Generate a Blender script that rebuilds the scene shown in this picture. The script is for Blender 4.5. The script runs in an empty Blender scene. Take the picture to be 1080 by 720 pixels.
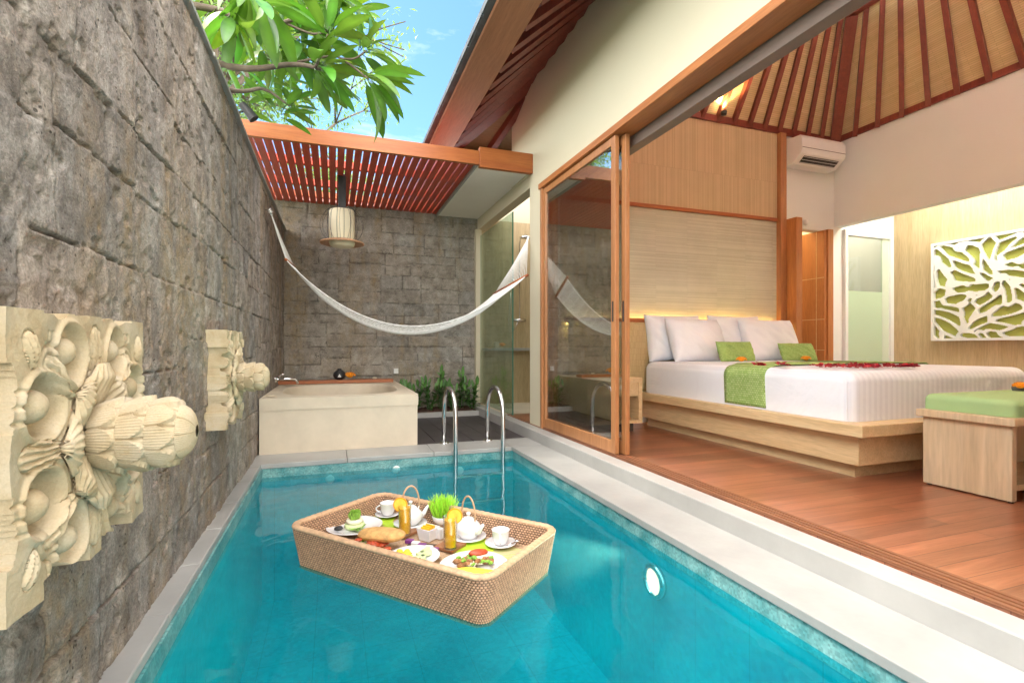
import bpy, math, random
import numpy as np
from mathutils import Vector, Matrix
from math import sin, cos, pi, radians as R, sqrt, atan2
random.seed(7); RNG = np.random.default_rng(11)
SC = bpy.context.scene; COL = SC.collection

# ------------------------------------------------------------------ camera model
F = 530.0; TH = math.atan(188/530.0); CT, ST = cos(TH), sin(TH); H = 0.8; HY = 365.0
def ray(px, py):
    return Vector(((px-540)/F*CT+ST, CT-(px-540)/F*ST, (HY-py)/F))
def P(px, py, z):
    r = ray(px, py); k = (z-H)/r.z; return Vector((r.x*k, r.y*k, z))
def PX(px, py, X):
    r = ray(px, py); k = X/r.x; return Vector((X, r.y*k, H+r.z*k))
def PY(px, py, Y):
    r = ray(px, py); k = Y/r.y; return Vector((r.x*k, Y, H+r.z*k))
def PD(px, py, d):
    r = ray(px, py); return Vector((r.x*d, r.y*d, H+r.z*d))
cam = bpy.data.cameras.new('camera'); co = bpy.data.objects.new('camera', cam); COL.objects.link(co)
co.location = (0, 0, H); co.rotation_euler = (pi/2, 0, -TH)
cam.sensor_width = 36; cam.lens = F/1080*36; cam.shift_y = 5/1080.0; cam.clip_end = 2000; cam.clip_start = .02
SC.camera = co

# ------------------------------------------------------------------ materials
def new_mat(name):
    m = bpy.data.materials.new(name); m.use_nodes = True
    nt = m.node_tree; b = nt.nodes['Principled BSDF']
    return m, nt, b
def N(nt, t, **kw):
    n = nt.nodes.new(t)
    for k, v in kw.items():
        if k in n.inputs: n.inputs[k].default_value = v
        else: setattr(n, k, v)
    return n
def L(nt, a, ao, b, bi): nt.links.new(a.outputs[ao], b.inputs[bi])
def coords(nt, scale=(1,1,1), kind='Object', rot=(0,0,0)):
    tc = N(nt, 'ShaderNodeTexCoord'); mp = N(nt, 'ShaderNodeMapping')
    mp.inputs['Scale'].default_value = scale; mp.inputs['Rotation'].default_value = rot
    L(nt, tc, kind, mp, 'Vector'); return mp
def c4(c): return (c[0], c[1], c[2], 1)
def ramp(nt, stops):
    r = N(nt, 'ShaderNodeValToRGB'); e = r.color_ramp.elements
    while len(e) < len(stops): e.new(.5)
    for i, (p, c) in enumerate(stops):
        e[i].position = p; e[i].color = c4(c) if not isinstance(c, (int, float)) else (c, c, c, 1)
    return r
def mixc(nt, a, b, fac, mode='MIX'):
    """a, b: (node, socket) or colour; fac: (node, socket) or float"""
    m = N(nt, 'ShaderNodeMix', data_type='RGBA', blend_type=mode)
    for s, v in ((6, a), (7, b)):
        if isinstance(v, tuple) and hasattr(v[0], 'outputs'): nt.links.new(v[0].outputs[v[1]], m.inputs[s])
        else: m.inputs[s].default_value = c4(v)
    if isinstance(fac, tuple): nt.links.new(fac[0].outputs[fac[1]], m.inputs[0])
    else: m.inputs[0].default_value = fac
    return m
def bump(nt, b, src, strength=.3, dist=.01, prev=None):
    bp = N(nt, 'ShaderNodeBump'); bp.inputs['Strength'].default_value = strength; bp.inputs['Distance'].default_value = dist
    nt.links.new(src[0].outputs[src[1]], bp.inputs['Height'])
    if prev: L(nt, prev, 'Normal', bp, 'Normal')
    L(nt, bp, 'Normal', b, 'Normal'); return bp
def M_plain(name, c, rough=.6, var=.12, scale=4, bstr=.08, bscale=60, metal=0, spec=.5, coat=0):
    m, nt, b = new_mat(name); mp = coords(nt)
    n = N(nt, 'ShaderNodeTexNoise', Scale=scale, Detail=6.0, Roughness=.6); L(nt, mp, 'Vector', n, 'Vector')
    r = ramp(nt, [(.3, tuple(x*(1-var) for x in c)), (.7, tuple(min(1, x*(1+var)) for x in c))]); L(nt, n, 'Fac', r, 'Fac')
    L(nt, r, 'Color', b, 'Base Color'); b.inputs['Roughness'].default_value = rough
    b.inputs['Metallic'].default_value = metal; b.inputs['Specular IOR Level'].default_value = spec
    b.inputs['Coat Weight'].default_value = coat
    if bstr:
        n2 = N(nt, 'ShaderNodeTexNoise', Scale=bscale, Detail=4.0); L(nt, mp, 'Vector', n2, 'Vector')
        bump(nt, b, (n2, 'Fac'), bstr, .01)
    return m
def M_wood(name, c1, c2, axis='Y', rough=.45, plank=0, plank_len=1.2, grain=1.0, coat=0, across='X'):
    """grain runs along axis; optional plank joints: plank = width"""
    m, nt, b = new_mat(name)
    s = {'X': (1.2, 14, 14), 'Y': (14, 1.2, 14), 'Z': (14, 14, 1.2)}[axis]
    s = tuple(v*grain for v in s)
    mp = coords(nt, s)
    n = N(nt, 'ShaderNodeTexNoise', Scale=1.0, Detail=9.0, Roughness=.62, Distortion=1.3); L(nt, mp, 'Vector', n, 'Vector')
    mp2 = coords(nt, tuple(v*5 for v in s))
    n2 = N(nt, 'ShaderNodeTexNoise', Scale=1.6, Detail=4.0); L(nt, mp2, 'Vector', n2, 'Vector')
    r = ramp(nt, [(.3, c1), (.52, tuple((a+d)/2 for a, d in zip(c1, c2))), (.7, c2)]); L(nt, n, 'Fac', r, 'Fac')
    r2 = ramp(nt, [(.3, .72), (.6, 1.0)]); L(nt, n2, 'Fac', r2, 'Fac')
    mx = mixc(nt, (r, 'Color'), (r2, 'Color'), .6, 'MULTIPLY'); out = (mx, 2)
    if plank:
        mp3 = coords(nt, (1,1,1), rot=(0,0,0) if axis == 'X' else (0,0,pi/2))
        bk = N(nt, 'ShaderNodeTexBrick', Scale=1.0); bk.inputs['Brick Width'].default_value = plank_len; bk.inputs['Row Height'].default_value = plank
        bk.inputs['Mortar Size'].default_value = .0022; bk.inputs['Mortar Smooth'].default_value = .3
        bk.inputs['Color1'].default_value = (.62,.62,.62,1); bk.inputs['Color2'].default_value = (1.2,1.12,1.05,1); bk.inputs['Mortar'].default_value = (.2,.15,.12,1)
        bk.inputs['Bias'].default_value = 0.0
        L(nt, mp3, 'Vector', bk, 'Vector')
        mx2 = mixc(nt, out, (bk, 'Color'), .75, 'MULTIPLY'); out = (mx2, 2)
    nt.links.new(out[0].outputs[out[1]], b.inputs['Base Color'])
    b.inputs['Roughness'].default_value = rough; b.inputs['Coat Weight'].default_value = coat; b.inputs['Coat Roughness'].default_value = .25
    bump(nt, b, (n2, 'Fac'), .12, .004)
    return m
def M_stone(name, dark, mid, lite, brown, scale=1.0):
    m, nt, b = new_mat(name); mp = coords(nt)
    at = N(nt, 'ShaderNodeAttribute', attribute_name='tint')
    n1 = N(nt, 'ShaderNodeTexNoise', Scale=9*scale, Detail=10.0, Roughness=.72); L(nt, mp, 'Vector', n1, 'Vector')
    r1 = ramp(nt, [(.25, dark), (.48, mid), (.72, lite)]); L(nt, n1, 'Fac', r1, 'Fac')
    mx = mixc(nt, (r1, 'Color'), (at, 'Color'), .85, 'MULTIPLY')
    # ochre/brown vertical streaks of old rain
    mps = coords(nt, (3.2, 3.2, .45))
    n2 = N(nt, 'ShaderNodeTexNoise', Scale=1.5, Detail=5.0, Roughness=.6); L(nt, mps, 'Vector', n2, 'Vector')
    r2 = ramp(nt, [(.47, 0.0), (.64, 1.0)]); L(nt, n2, 'Fac', r2, 'Fac')
    nb = N(nt, 'ShaderNodeTexNoise', Scale=22*scale, Detail=6.0); L(nt, mp, 'Vector', nb, 'Vector')
    rb = ramp(nt, [(.35, .2), (.65, .8)]); L(nt, nb, 'Fac', rb, 'Fac')
    mm = N(nt, 'ShaderNodeMath', operation='MULTIPLY'); L(nt, r2, 'Color', mm, 0); L(nt, rb, 'Color', mm, 1)
    mx2 = mixc(nt, (mx, 2), brown, (mm, 0))
    # pores
    vo = N(nt, 'ShaderNodeTexVoronoi', Scale=55*scale); L(nt, mp, 'Vector', vo, 'Vector')
    nm = N(nt, 'ShaderNodeTexNoise', Scale=7*scale, Detail=3.0); L(nt, mp, 'Vector', nm, 'Vector')
    ad = N(nt, 'ShaderNodeMath', operation='ADD'); L(nt, vo, 'Distance', ad, 0); L(nt, nm, 'Fac', ad, 1)
    rp = ramp(nt, [(.50, .15), (.62, 1.0)]); L(nt, ad, 0, rp, 'Fac')
    mx3 = mixc(nt, (mx2, 2), (rp, 'Color'), .8, 'MULTIPLY')
    n4 = N(nt, 'ShaderNodeTexNoise', Scale=140*scale, Detail=5.0, Roughness=.7); L(nt, mp, 'Vector', n4, 'Vector')
    r4 = ramp(nt, [(.32, .55), (.68, 1.3)]); L(nt, n4, 'Fac', r4, 'Fac')
    mx4 = mixc(nt, (mx3, 2), (r4, 'Color'), .8, 'MULTIPLY')
    L(nt, mx4, 2, b, 'Base Color'); b.inputs['Roughness'].default_value = .95; b.inputs['Specular IOR Level'].default_value = .15
    b1 = bump(nt, b, (rp, 'Color'), .5, .006)
    b2 = bump(nt, b, (n1, 'Fac'), .35, .010, b1)
    bump(nt, b, (n4, 'Fac'), .9, .006, b2)
    return m
def schlick(nt, f0, normal=None):
    lw = N(nt, 'ShaderNodeLayerWeight', Blend=.5)
    if normal: L(nt, normal, 0, lw, 'Normal')
    pw = N(nt, 'ShaderNodeMath', operation='POWER'); L(nt, lw, 'Facing', pw, 0); pw.inputs[1].default_value = 5.0
    ma = N(nt, 'ShaderNodeMath', operation='MULTIPLY_ADD', use_clamp=True); L(nt, pw, 0, ma, 0); ma.inputs[1].default_value = 1-f0; ma.inputs[2].default_value = f0
    return ma
def M_glass(name, tint=(.9,.96,.93), refl=.0, ior=1.5, rough=.0):
    m, nt, b = new_mat(name); nt.nodes.remove(b)
    out = nt.nodes['Material Output']
    tr = N(nt, 'ShaderNodeBsdfTransparent', Color=c4(tint)); gl = N(nt, 'ShaderNodeBsdfGlossy', Roughness=rough)
    ad = schlick(nt, .04+refl)
    mx = N(nt, 'ShaderNodeMixShader'); L(nt, ad, 0, mx, 'Fac'); L(nt, tr, 0, mx, 1); L(nt, gl, 0, mx, 2)
    L(nt, mx, 0, out, 'Surface'); return m
def M_emit(name, c, s):
    m, nt, b = new_mat(name); b.inputs['Base Color'].default_value = c4(c)
    b.inputs['Emission Color'].default_value = c4(c); b.inputs['Emission Strength'].default_value = s; return m
def M_leaf(name, c1, c2, trans=.45, rough=.35):
    m, nt, b = new_mat(name); mp = coords(nt)
    n = N(nt, 'ShaderNodeTexNoise', Scale=7.0, Detail=3.0); L(nt, mp, 'Vector', n, 'Vector')
    at = N(nt, 'ShaderNodeAttribute', attribute_name='tint')
    r = ramp(nt, [(.35, c1), (.65, c2)]); L(nt, n, 'Fac', r, 'Fac')
    mx = mixc(nt, (r, 'Color'), (at, 'Color'), 1.0, 'MULTIPLY')
    L(nt, mx, 2, b, 'Base Color'); b.inputs['Roughness'].default_value = rough
    t = N(nt, 'ShaderNodeBsdfTranslucent'); mt = mixc(nt, (mx, 2), (.32, .60, .05), .35, 'MIX'); L(nt, mt, 2, t, 'Color')
    ms = N(nt, 'ShaderNodeMixShader', Fac=trans); L(nt, b, 0, ms, 1); L(nt, t, 0, ms, 2)
    L(nt, ms, 0, nt.nodes['Material Output'], 'Surface'); return m
def M_weave(name, c1, c2, sx, sz, rough=.6, axis='XZ', bs=.5, rowh=.5, gap=.1, mot=.06):
    """brick-like weave; sx, sz = strand length and height in metres, on a vertical plane by default"""
    m, nt, b = new_mat(name)
    rot = {'XZ': (pi/2,0,0), 'YZ': (pi/2,0,pi/2), 'XY': (0,0,0)}[axis]
    tc = N(nt, 'ShaderNodeTexCoord'); sp = N(nt, 'ShaderNodeSeparateXYZ'); cb = N(nt, 'ShaderNodeCombineXYZ'); L(nt, tc, 'Object', sp, 0)
    L(nt, sp, axis[0], cb, 'X'); L(nt, sp, axis[1], cb, 'Y')
    bk = N(nt, 'ShaderNodeTexBrick', Scale=1.0); L(nt, cb, 0, bk, 'Vector')
    bk.inputs['Brick Width'].default_value = sx; bk.inputs['Row Height'].default_value = sz; bk.inputs['Mortar Size'].default_value = min(sx, sz)*gap
    bk.inputs['Mortar Smooth'].default_value = 1.0
    bk.inputs['Color1'].default_value = c4(c1); bk.inputs['Color2'].default_value = c4(c2); bk.inputs['Mortar'].default_value = c4(tuple(x*.45 for x in c1))
    n = N(nt, 'ShaderNodeTexNoise', Scale=5.0, Detail=5.0); L(nt, tc, 'Object', n, 'Vector')
    r = ramp(nt, [(.3, 1-mot), (.7, 1+mot*.5)]); L(nt, n, 'Fac', r, 'Fac')
    mx = mixc(nt, (bk, 'Color'), (r, 'Color'), .9, 'MULTIPLY'); L(nt, mx, 2, b, 'Base Color'); b.inputs['Roughness'].default_value = rough
    inv = N(nt, 'ShaderNodeMath', operation='SUBTRACT'); inv.inputs[0].default_value = 1.0; L(nt, bk, 'Fac', inv, 1)
    bump(nt, b, (inv, 0), bs, .003); return m

MT = {}
MT['stone'] = M_stone('lava_stone', (.10,.088,.078), (.285,.255,.232), (.52,.48,.44), (.33,.24,.145))
MT['stone_dark'] = M_stone('lava_stone_damp', (.15,.135,.118), (.32,.295,.26), (.50,.47,.42), (.34,.26,.155), .8)
MT['cream'] = M_plain('cream_render', (.60,.55,.41), .85, .02, 1.2, .05, 90)
MT['white'] = M_plain('white_paint', (.785,.81,.785), .8, .02, 1.5, .03, 80)
MT['paving'] = M_plain('pale_stone_paving', (.325,.32,.305), .55, .12, 3.0, .1, 50)
MT['marble'] = M_plain('white_marble', (.37,.365,.35), .4, .12, 3.0, .05, 40)
MT['bath'] = M_plain('cream_terrazzo', (.62,.54,.42), .55, .10, 3.5, .06, 45)
def M_sand():
    m, nt, b = new_mat('carved_sandstone'); mp = coords(nt)
    n1 = N(nt, 'ShaderNodeTexNoise', Scale=8.0, Detail=8.0, Roughness=.65); L(nt, mp, 'Vector', n1, 'Vector')
    r1 = ramp(nt, [(.26, (.37,.275,.155)), (.48, (.49,.40,.265)), (.72, (.55,.48,.365))]); L(nt, n1, 'Fac', r1, 'Fac')
    n2 = N(nt, 'ShaderNodeTexNoise', Scale=17.0, Detail=6.0, Roughness=.7, Distortion=.7); L(nt, mp, 'Vector', n2, 'Vector')
    r2 = ramp(nt, [(.60, 0.0), (.74, .45)]); L(nt, n2, 'Fac', r2, 'Fac')
    mx = mixc(nt, (r1, 'Color'), (.40,.25,.10), (r2, 'Color'))
    n3 = N(nt, 'ShaderNodeTexNoise', Scale=260.0, Detail=3.0); L(nt, mp, 'Vector', n3, 'Vector'); r3 = ramp(nt, [(.35, .93), (.65, 1.04)]); L(nt, n3, 'Fac', r3, 'Fac')
    mx2 = mixc(nt, (mx, 2), (r3, 'Color'), .8, 'MULTIPLY'); L(nt, mx2, 2, b, 'Base Color'); b.inputs['Roughness'].default_value = .9; b.inputs['Specular IOR Level'].default_value = .2
    b1 = bump(nt, b, (n3, 'Fac'), .35, .002); bump(nt, b, (n2, 'Fac'), .3, .004, b1); return m
MT['sand'] = M_sand()
MT['slate'] = M_plain('dark_slate', (.055,.045,.05), .45, .3, 5.0, .2, 40)
MT['teak'] = M_wood('orange_teak', (.34,.14,.05), (.48,.215,.085), 'Z', .38, coat=.2)
MT['teak_y'] = M_wood('orange_teak_beam', (.36,.125,.035), (.50,.19,.06), 'Y', .4)
MT['teak_x'] = M_wood('red_teak_beam', (.31,.078,.020), (.44,.145,.036), 'X', .42)
MT['slat'] = M_wood('red_slat_timber', (.42,.045,.022), (.60,.085,.035), 'Y', .45)
MT['rafter'] = M_wood('dark_red_rafter', (.16,.028,.018), (.25,.05,.028), 'Z', .4, coat=.2)
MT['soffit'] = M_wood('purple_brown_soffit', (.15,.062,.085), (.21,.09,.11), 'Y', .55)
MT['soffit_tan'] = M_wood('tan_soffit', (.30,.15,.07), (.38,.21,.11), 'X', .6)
MT['fascia'] = M_wood('fascia_timber', (.34,.14,.065), (.43,.19,.095), 'Y', .5)
MT['roof'] = M_plain('grey_roof_tile', (.10,.11,.125), .7, .3, 6, .3, 25)
MT['bedwood'] = M_wood('pale_oak', (.62,.43,.22), (.76,.57,.33), 'Y', .45)
MT['bedwood_x'] = M_wood('pale_oak_bench', (.56,.40,.235), (.72,.56,.37), 'Z', .5, grain=.5)
MT['floor'] = M_wood('red_brown_floorboards', (.22,.078,.037), (.38,.155,.082), 'X', .28, plank=.092, plank_len=1.3, coat=.15)
MT['veneer'] = M_wood('pale_veneer_wall', (.50,.38,.21), (.62,.50,.31), 'Z', .5, grain=.7)
MT['doorleaf'] = M_wood('orange_door_leaf', (.40,.15,.045), (.52,.21,.07), 'Z', .45)
MT['tan_tile'] = M_wood('tan_shower_wall', (.46,.35,.20), (.60,.47,.29), 'Z', .5)
MT['bamboo'] = M_weave('bamboo_matting', (.52,.385,.225), (.63,.475,.29), .012, .9, .55, 'XZ', .4)
MT['grasscloth'] = M_weave('grasscloth', (.50,.48,.37), (.61,.59,.47), .8, .010, .10, 'XZ', .25)
MT['headboard'] = M_weave('woven_headboard', (.48,.36,.17), (.56,.43,.22), .008, .06, .6, 'XZ', .4)
MT['ceilmat_x'] = M_weave('ceiling_matting_side', (.62,.46,.24), (.70,.53,.30), .45, .016, .6, 'YZ', .35)
MT['ceilmat_y'] = M_weave('ceiling_matting_end', (.62,.46,.24), (.70,.53,.30), .45, .016, .6, 'XZ', .35)
MT['steel'] = M_plain('brushed_steel', (.62,.62,.62), .22, .05, 3, 0, metal=1)
MT['chrome'] = M_plain('chrome', (.75,.75,.76), .1, .02, 3, 0, metal=1)
MT['black'] = M_plain('black_metal', (.02,.02,.022), .45, .2, 3, .05)
MT['plastic'] = M_plain('white_plastic', (.80,.80,.79), .35, .01, 2, 0)
MT['porcelain'] = M_plain('white_porcelain', (.80,.80,.82), .12, .01, 2, 0, coat=.6)
MT['glass'] = M_glass('door_glass', (.94,.97,.94), .36)
MT['glass_thin'] = M_glass('tumbler_glass', (.95,.98,.97), .03)
MT['glass_shower'] = M_glass('shower_glass', (.80,.90,.84), .04)
MT['rattan'] = M_plain('rattan_strand', (.52,.30,.175), .55, .22, 60, .15, 300)
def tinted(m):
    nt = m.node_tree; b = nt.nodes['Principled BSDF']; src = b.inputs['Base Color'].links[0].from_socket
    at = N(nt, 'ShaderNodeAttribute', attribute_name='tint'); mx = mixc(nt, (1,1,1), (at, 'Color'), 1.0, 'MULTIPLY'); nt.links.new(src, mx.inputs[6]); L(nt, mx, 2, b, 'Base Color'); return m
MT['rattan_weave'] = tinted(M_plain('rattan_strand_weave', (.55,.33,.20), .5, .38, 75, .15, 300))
MT['rattan_rim'] = M_plain('rattan_rim', (.56,.36,.215), .5, .2, 50, .3, 200)
MT['rope'] = M_plain('white_cotton_cord', (.82,.82,.80), .9, .04, 20, .1, 200)
MT['green_fab'] = M_weave('green_weave_fabric', (.30,.46,.12), (.46,.60,.24), .016, .016, .85, 'YZ', .3, gap=.18)
MT['green_cush'] = M_weave('green_dotted_fabric', (.30,.46,.12), (.40,.56,.18), .010, .010, .85, 'XZ', .3, gap=.18)
MT['green_plain'] = M_plain('plain_green_cloth', (.34,.50,.23), .9, .05, 3, .1, 250)
MT['bark'] = M_plain('grey_bark', (.13,.10,.075), .9, .35, 9, .6, 45)
MT['soil'] = M_plain('dark_soil', (.085,.04,.025), .95, .5, 30, .8, 60)
MT['ground'] = M_plain('lawn_ground', (.10,.13,.05), .95, .3, 2, .3, 20)
MT['leaf'] = M_leaf('frangipani_leaf', (.030,.085,.010), (.075,.175,.018), .27)
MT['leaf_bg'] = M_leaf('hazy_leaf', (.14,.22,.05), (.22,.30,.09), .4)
MT['leaf_sm'] = M_leaf('border_plant_leaf', (.028,.08,.02), (.07,.165,.035), .25)
MT['marigold'] = M_plain('orange_marigold', (.90,.30,.01), .8, .2, 60, .2, 90)
MT['petal'] = M_plain('crimson_petal', (.35,.008,.02), .6, .3, 60, 0)
MT['pale_green'] = M_plain('pale_green_film', (.50,.66,.48), .35, .02, 2, 0)
MT['olive'] = M_plain('lime_green_backing', (.42,.46,.10), .6, .06, 3, .05)
MT['groove'] = M_plain('dark_joint', (.07,.045,.03), .8, .1, 5, 0)
MT['grey_cloth'] = M_plain('grey_cloth', (.12,.13,.13), .8, .1, 20, .2, 100)

def M_sheet():
    m, nt, b = new_mat('white_sateen_stripe'); tc = N(nt, 'ShaderNodeTexCoord')
    w = N(nt, 'ShaderNodeTexWave', wave_type='BANDS', bands_direction='X', Scale=6.5); L(nt, tc, 'Object', w, 'Vector')
    r = ramp(nt, [(.42, (.78,.80,.85)), (.58, (.71,.73,.785))]); L(nt, w, 'Fac', r, 'Fac'); L(nt, r, 'Color', b, 'Base Color')
    b.inputs['Roughness'].default_value = .7; b.inputs['Sheen Weight'].default_value = .2
    mp = coords(nt, (1,1,1)); n = N(nt, 'ShaderNodeTexNoise', Scale=3.5, Detail=4.0, Distortion=1.2); L(nt, mp, 'Vector', n, 'Vector')
    bump(nt, b, (n, 'Fac'), .5, .03); return m
MT['sheet'] = M_sheet()
def M_pillow():
    m, nt, b = new_mat('white_cotton_pillow'); b.inputs['Base Color'].default_value = (.78,.80,.85,1); b.inputs['Roughness'].default_value = .8
    mp = coords(nt); n = N(nt, 'ShaderNodeTexNoise', Scale=5.0, Detail=3.0, Distortion=1.5); L(nt, mp, 'Vector', n, 'Vector')
    bump(nt, b, (n, 'Fac'), .45, .02); return m
MT['pillow'] = M_pillow()
def M_pool():
    m, nt, b = new_mat('turquoise_pool_mosaic'); tc = N(nt, 'ShaderNodeTexCoord'); sp = N(nt, 'ShaderNodeSeparateXYZ'); L(nt, tc, 'Object', sp, 0)
    mp = coords(nt)
    n = N(nt, 'ShaderNodeTexNoise', Scale=2.2, Detail=5.0); L(nt, mp, 'Vector', n, 'Vector')
    r = ramp(nt, [(.3, (.002,.29,.38)), (.7, (.006,.42,.50))]); L(nt, n, 'Fac', r, 'Fac')
    v = N(nt, 'ShaderNodeTexVoronoi', Scale=42.0, distance='CHEBYCHEV'); v.inputs['Randomness'].default_value = .25; L(nt, mp, 'Vector', v, 'Vector')
    rv = ramp(nt, [(0, .86), (1, 1.12)]); sv = N(nt, 'ShaderNodeSeparateColor'); L(nt, v, 'Color', sv, 0); L(nt, sv, 0, rv, 'Fac')
    mx = mixc(nt, (r, 'Color'), (rv, 'Color'), .8, 'MULTIPLY')
    # panel joints every 0.31 m along the walls
    def joint(ax, per, w):
        a = N(nt, 'ShaderNodeMath', operation='PINGPONG'); a.inputs[1].default_value = per/2; L(nt, sp, ax, a, 0)
        c = N(nt, 'ShaderNodeMath', operation='LESS_THAN'); c.inputs[1].default_value = w; L(nt, a, 0, c, 0); return c
    j1 = joint('X', .31, .0022); j2 = joint('Y', .31, .0022)
    j = N(nt, 'ShaderNodeMath', operation='MAXIMUM'); L(nt, j1, 0, j, 0); L(nt, j2, 0, j, 1)
    jj = N(nt, 'ShaderNodeMath', operation='MULTIPLY'); L(nt, j, 0, jj, 0); jj.inputs[1].default_value = .45
    mx2 = mixc(nt, (mx, 2), (.01,.13,.15), (jj, 0)); L(nt, mx2, 2, b, 'Base Color')
    b.inputs['Roughness'].default_value = .4; return m
MT['pool'] = M_pool()
def M_band():
    m, nt, b = new_mat('waterline_tile_band'); mp = coords(nt)
    v = N(nt, 'ShaderNodeTexVoronoi', Scale=120.0, distance='CHEBYCHEV'); v.inputs['Randomness'].default_value = .1; L(nt, mp, 'Vector', v, 'Vector')
    sv = N(nt, 'ShaderNodeSeparateColor'); L(nt, v, 'Color', sv, 0)
    n = N(nt, 'ShaderNodeTexNoise', Scale=9.0, Detail=6.0); L(nt, mp, 'Vector', n, 'Vector')
    r = ramp(nt, [(.35, (.06,.26,.27)), (.66, (.24,.46,.45))]); L(nt, n, 'Fac', r, 'Fac')
    rv = ramp(nt, [(0, .65), (1, 1.15)]); L(nt, sv, 0, rv, 'Fac')
    mx = mixc(nt, (r, 'Color'), (rv, 'Color'), .9, 'MULTIPLY'); L(nt, mx, 2, b, 'Base Color'); b.inputs['Roughness'].default_value = .3; return m
MT['band'] = M_band()
def M_water():
    m, nt, b = new_mat('pool_water'); nt.nodes.remove(b); out = nt.nodes['Material Output']
    tr = N(nt, 'ShaderNodeBsdfTransparent', Color=(.50,.93,.97,1)); gl = N(nt, 'ShaderNodeBsdfGlossy', Roughness=.03)
    mp = coords(nt); n = N(nt, 'ShaderNodeTexNoise', Scale=3.2, Detail=2.5, Distortion=.5); L(nt, mp, 'Vector', n, 'Vector')
    bp = N(nt, 'ShaderNodeBump', Strength=.26, Distance=.03); L(nt, n, 'Fac', bp, 'Height')
    L(nt, bp, 0, gl, 'Normal'); fr = schlick(nt, .02, bp)
    # milky turquoise mixed into the surface hides the basin edges; light patches painted in
    dd = N(nt, 'ShaderNodeBsdfDiffuse', Color=(.0,.35,.42,1)); dt_ = N(nt, 'ShaderNodeBsdfTranslucent', Color=(.12,.55,.60,1)); df = N(nt, 'ShaderNodeMixShader', Fac=.35); L(nt, dd, 0, df, 1); L(nt, dt_, 0, df, 2); md_ = N(nt, 'ShaderNodeMixShader')
    n9 = N(nt, 'ShaderNodeTexNoise', Scale=1.5, Detail=4.0, Distortion=1.5); L(nt, mp, 'Vector', n9, 'Vector'); r9 = ramp(nt, [(.36, .18), (.66, .46)]); L(nt, n9, 'Fac', r9, 'Fac')
    L(nt, r9, 'Color', md_, 'Fac'); L(nt, tr, 0, md_, 1); L(nt, df, 0, md_, 2)
    mx = N(nt, 'ShaderNodeMixShader'); L(nt, fr, 0, mx, 'Fac'); L(nt, md_, 0, mx, 1); L(nt, gl, 0, mx, 2)
    L(nt, mx, 0, out, 'Surface'); return m
MT['water'] = M_water()

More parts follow.
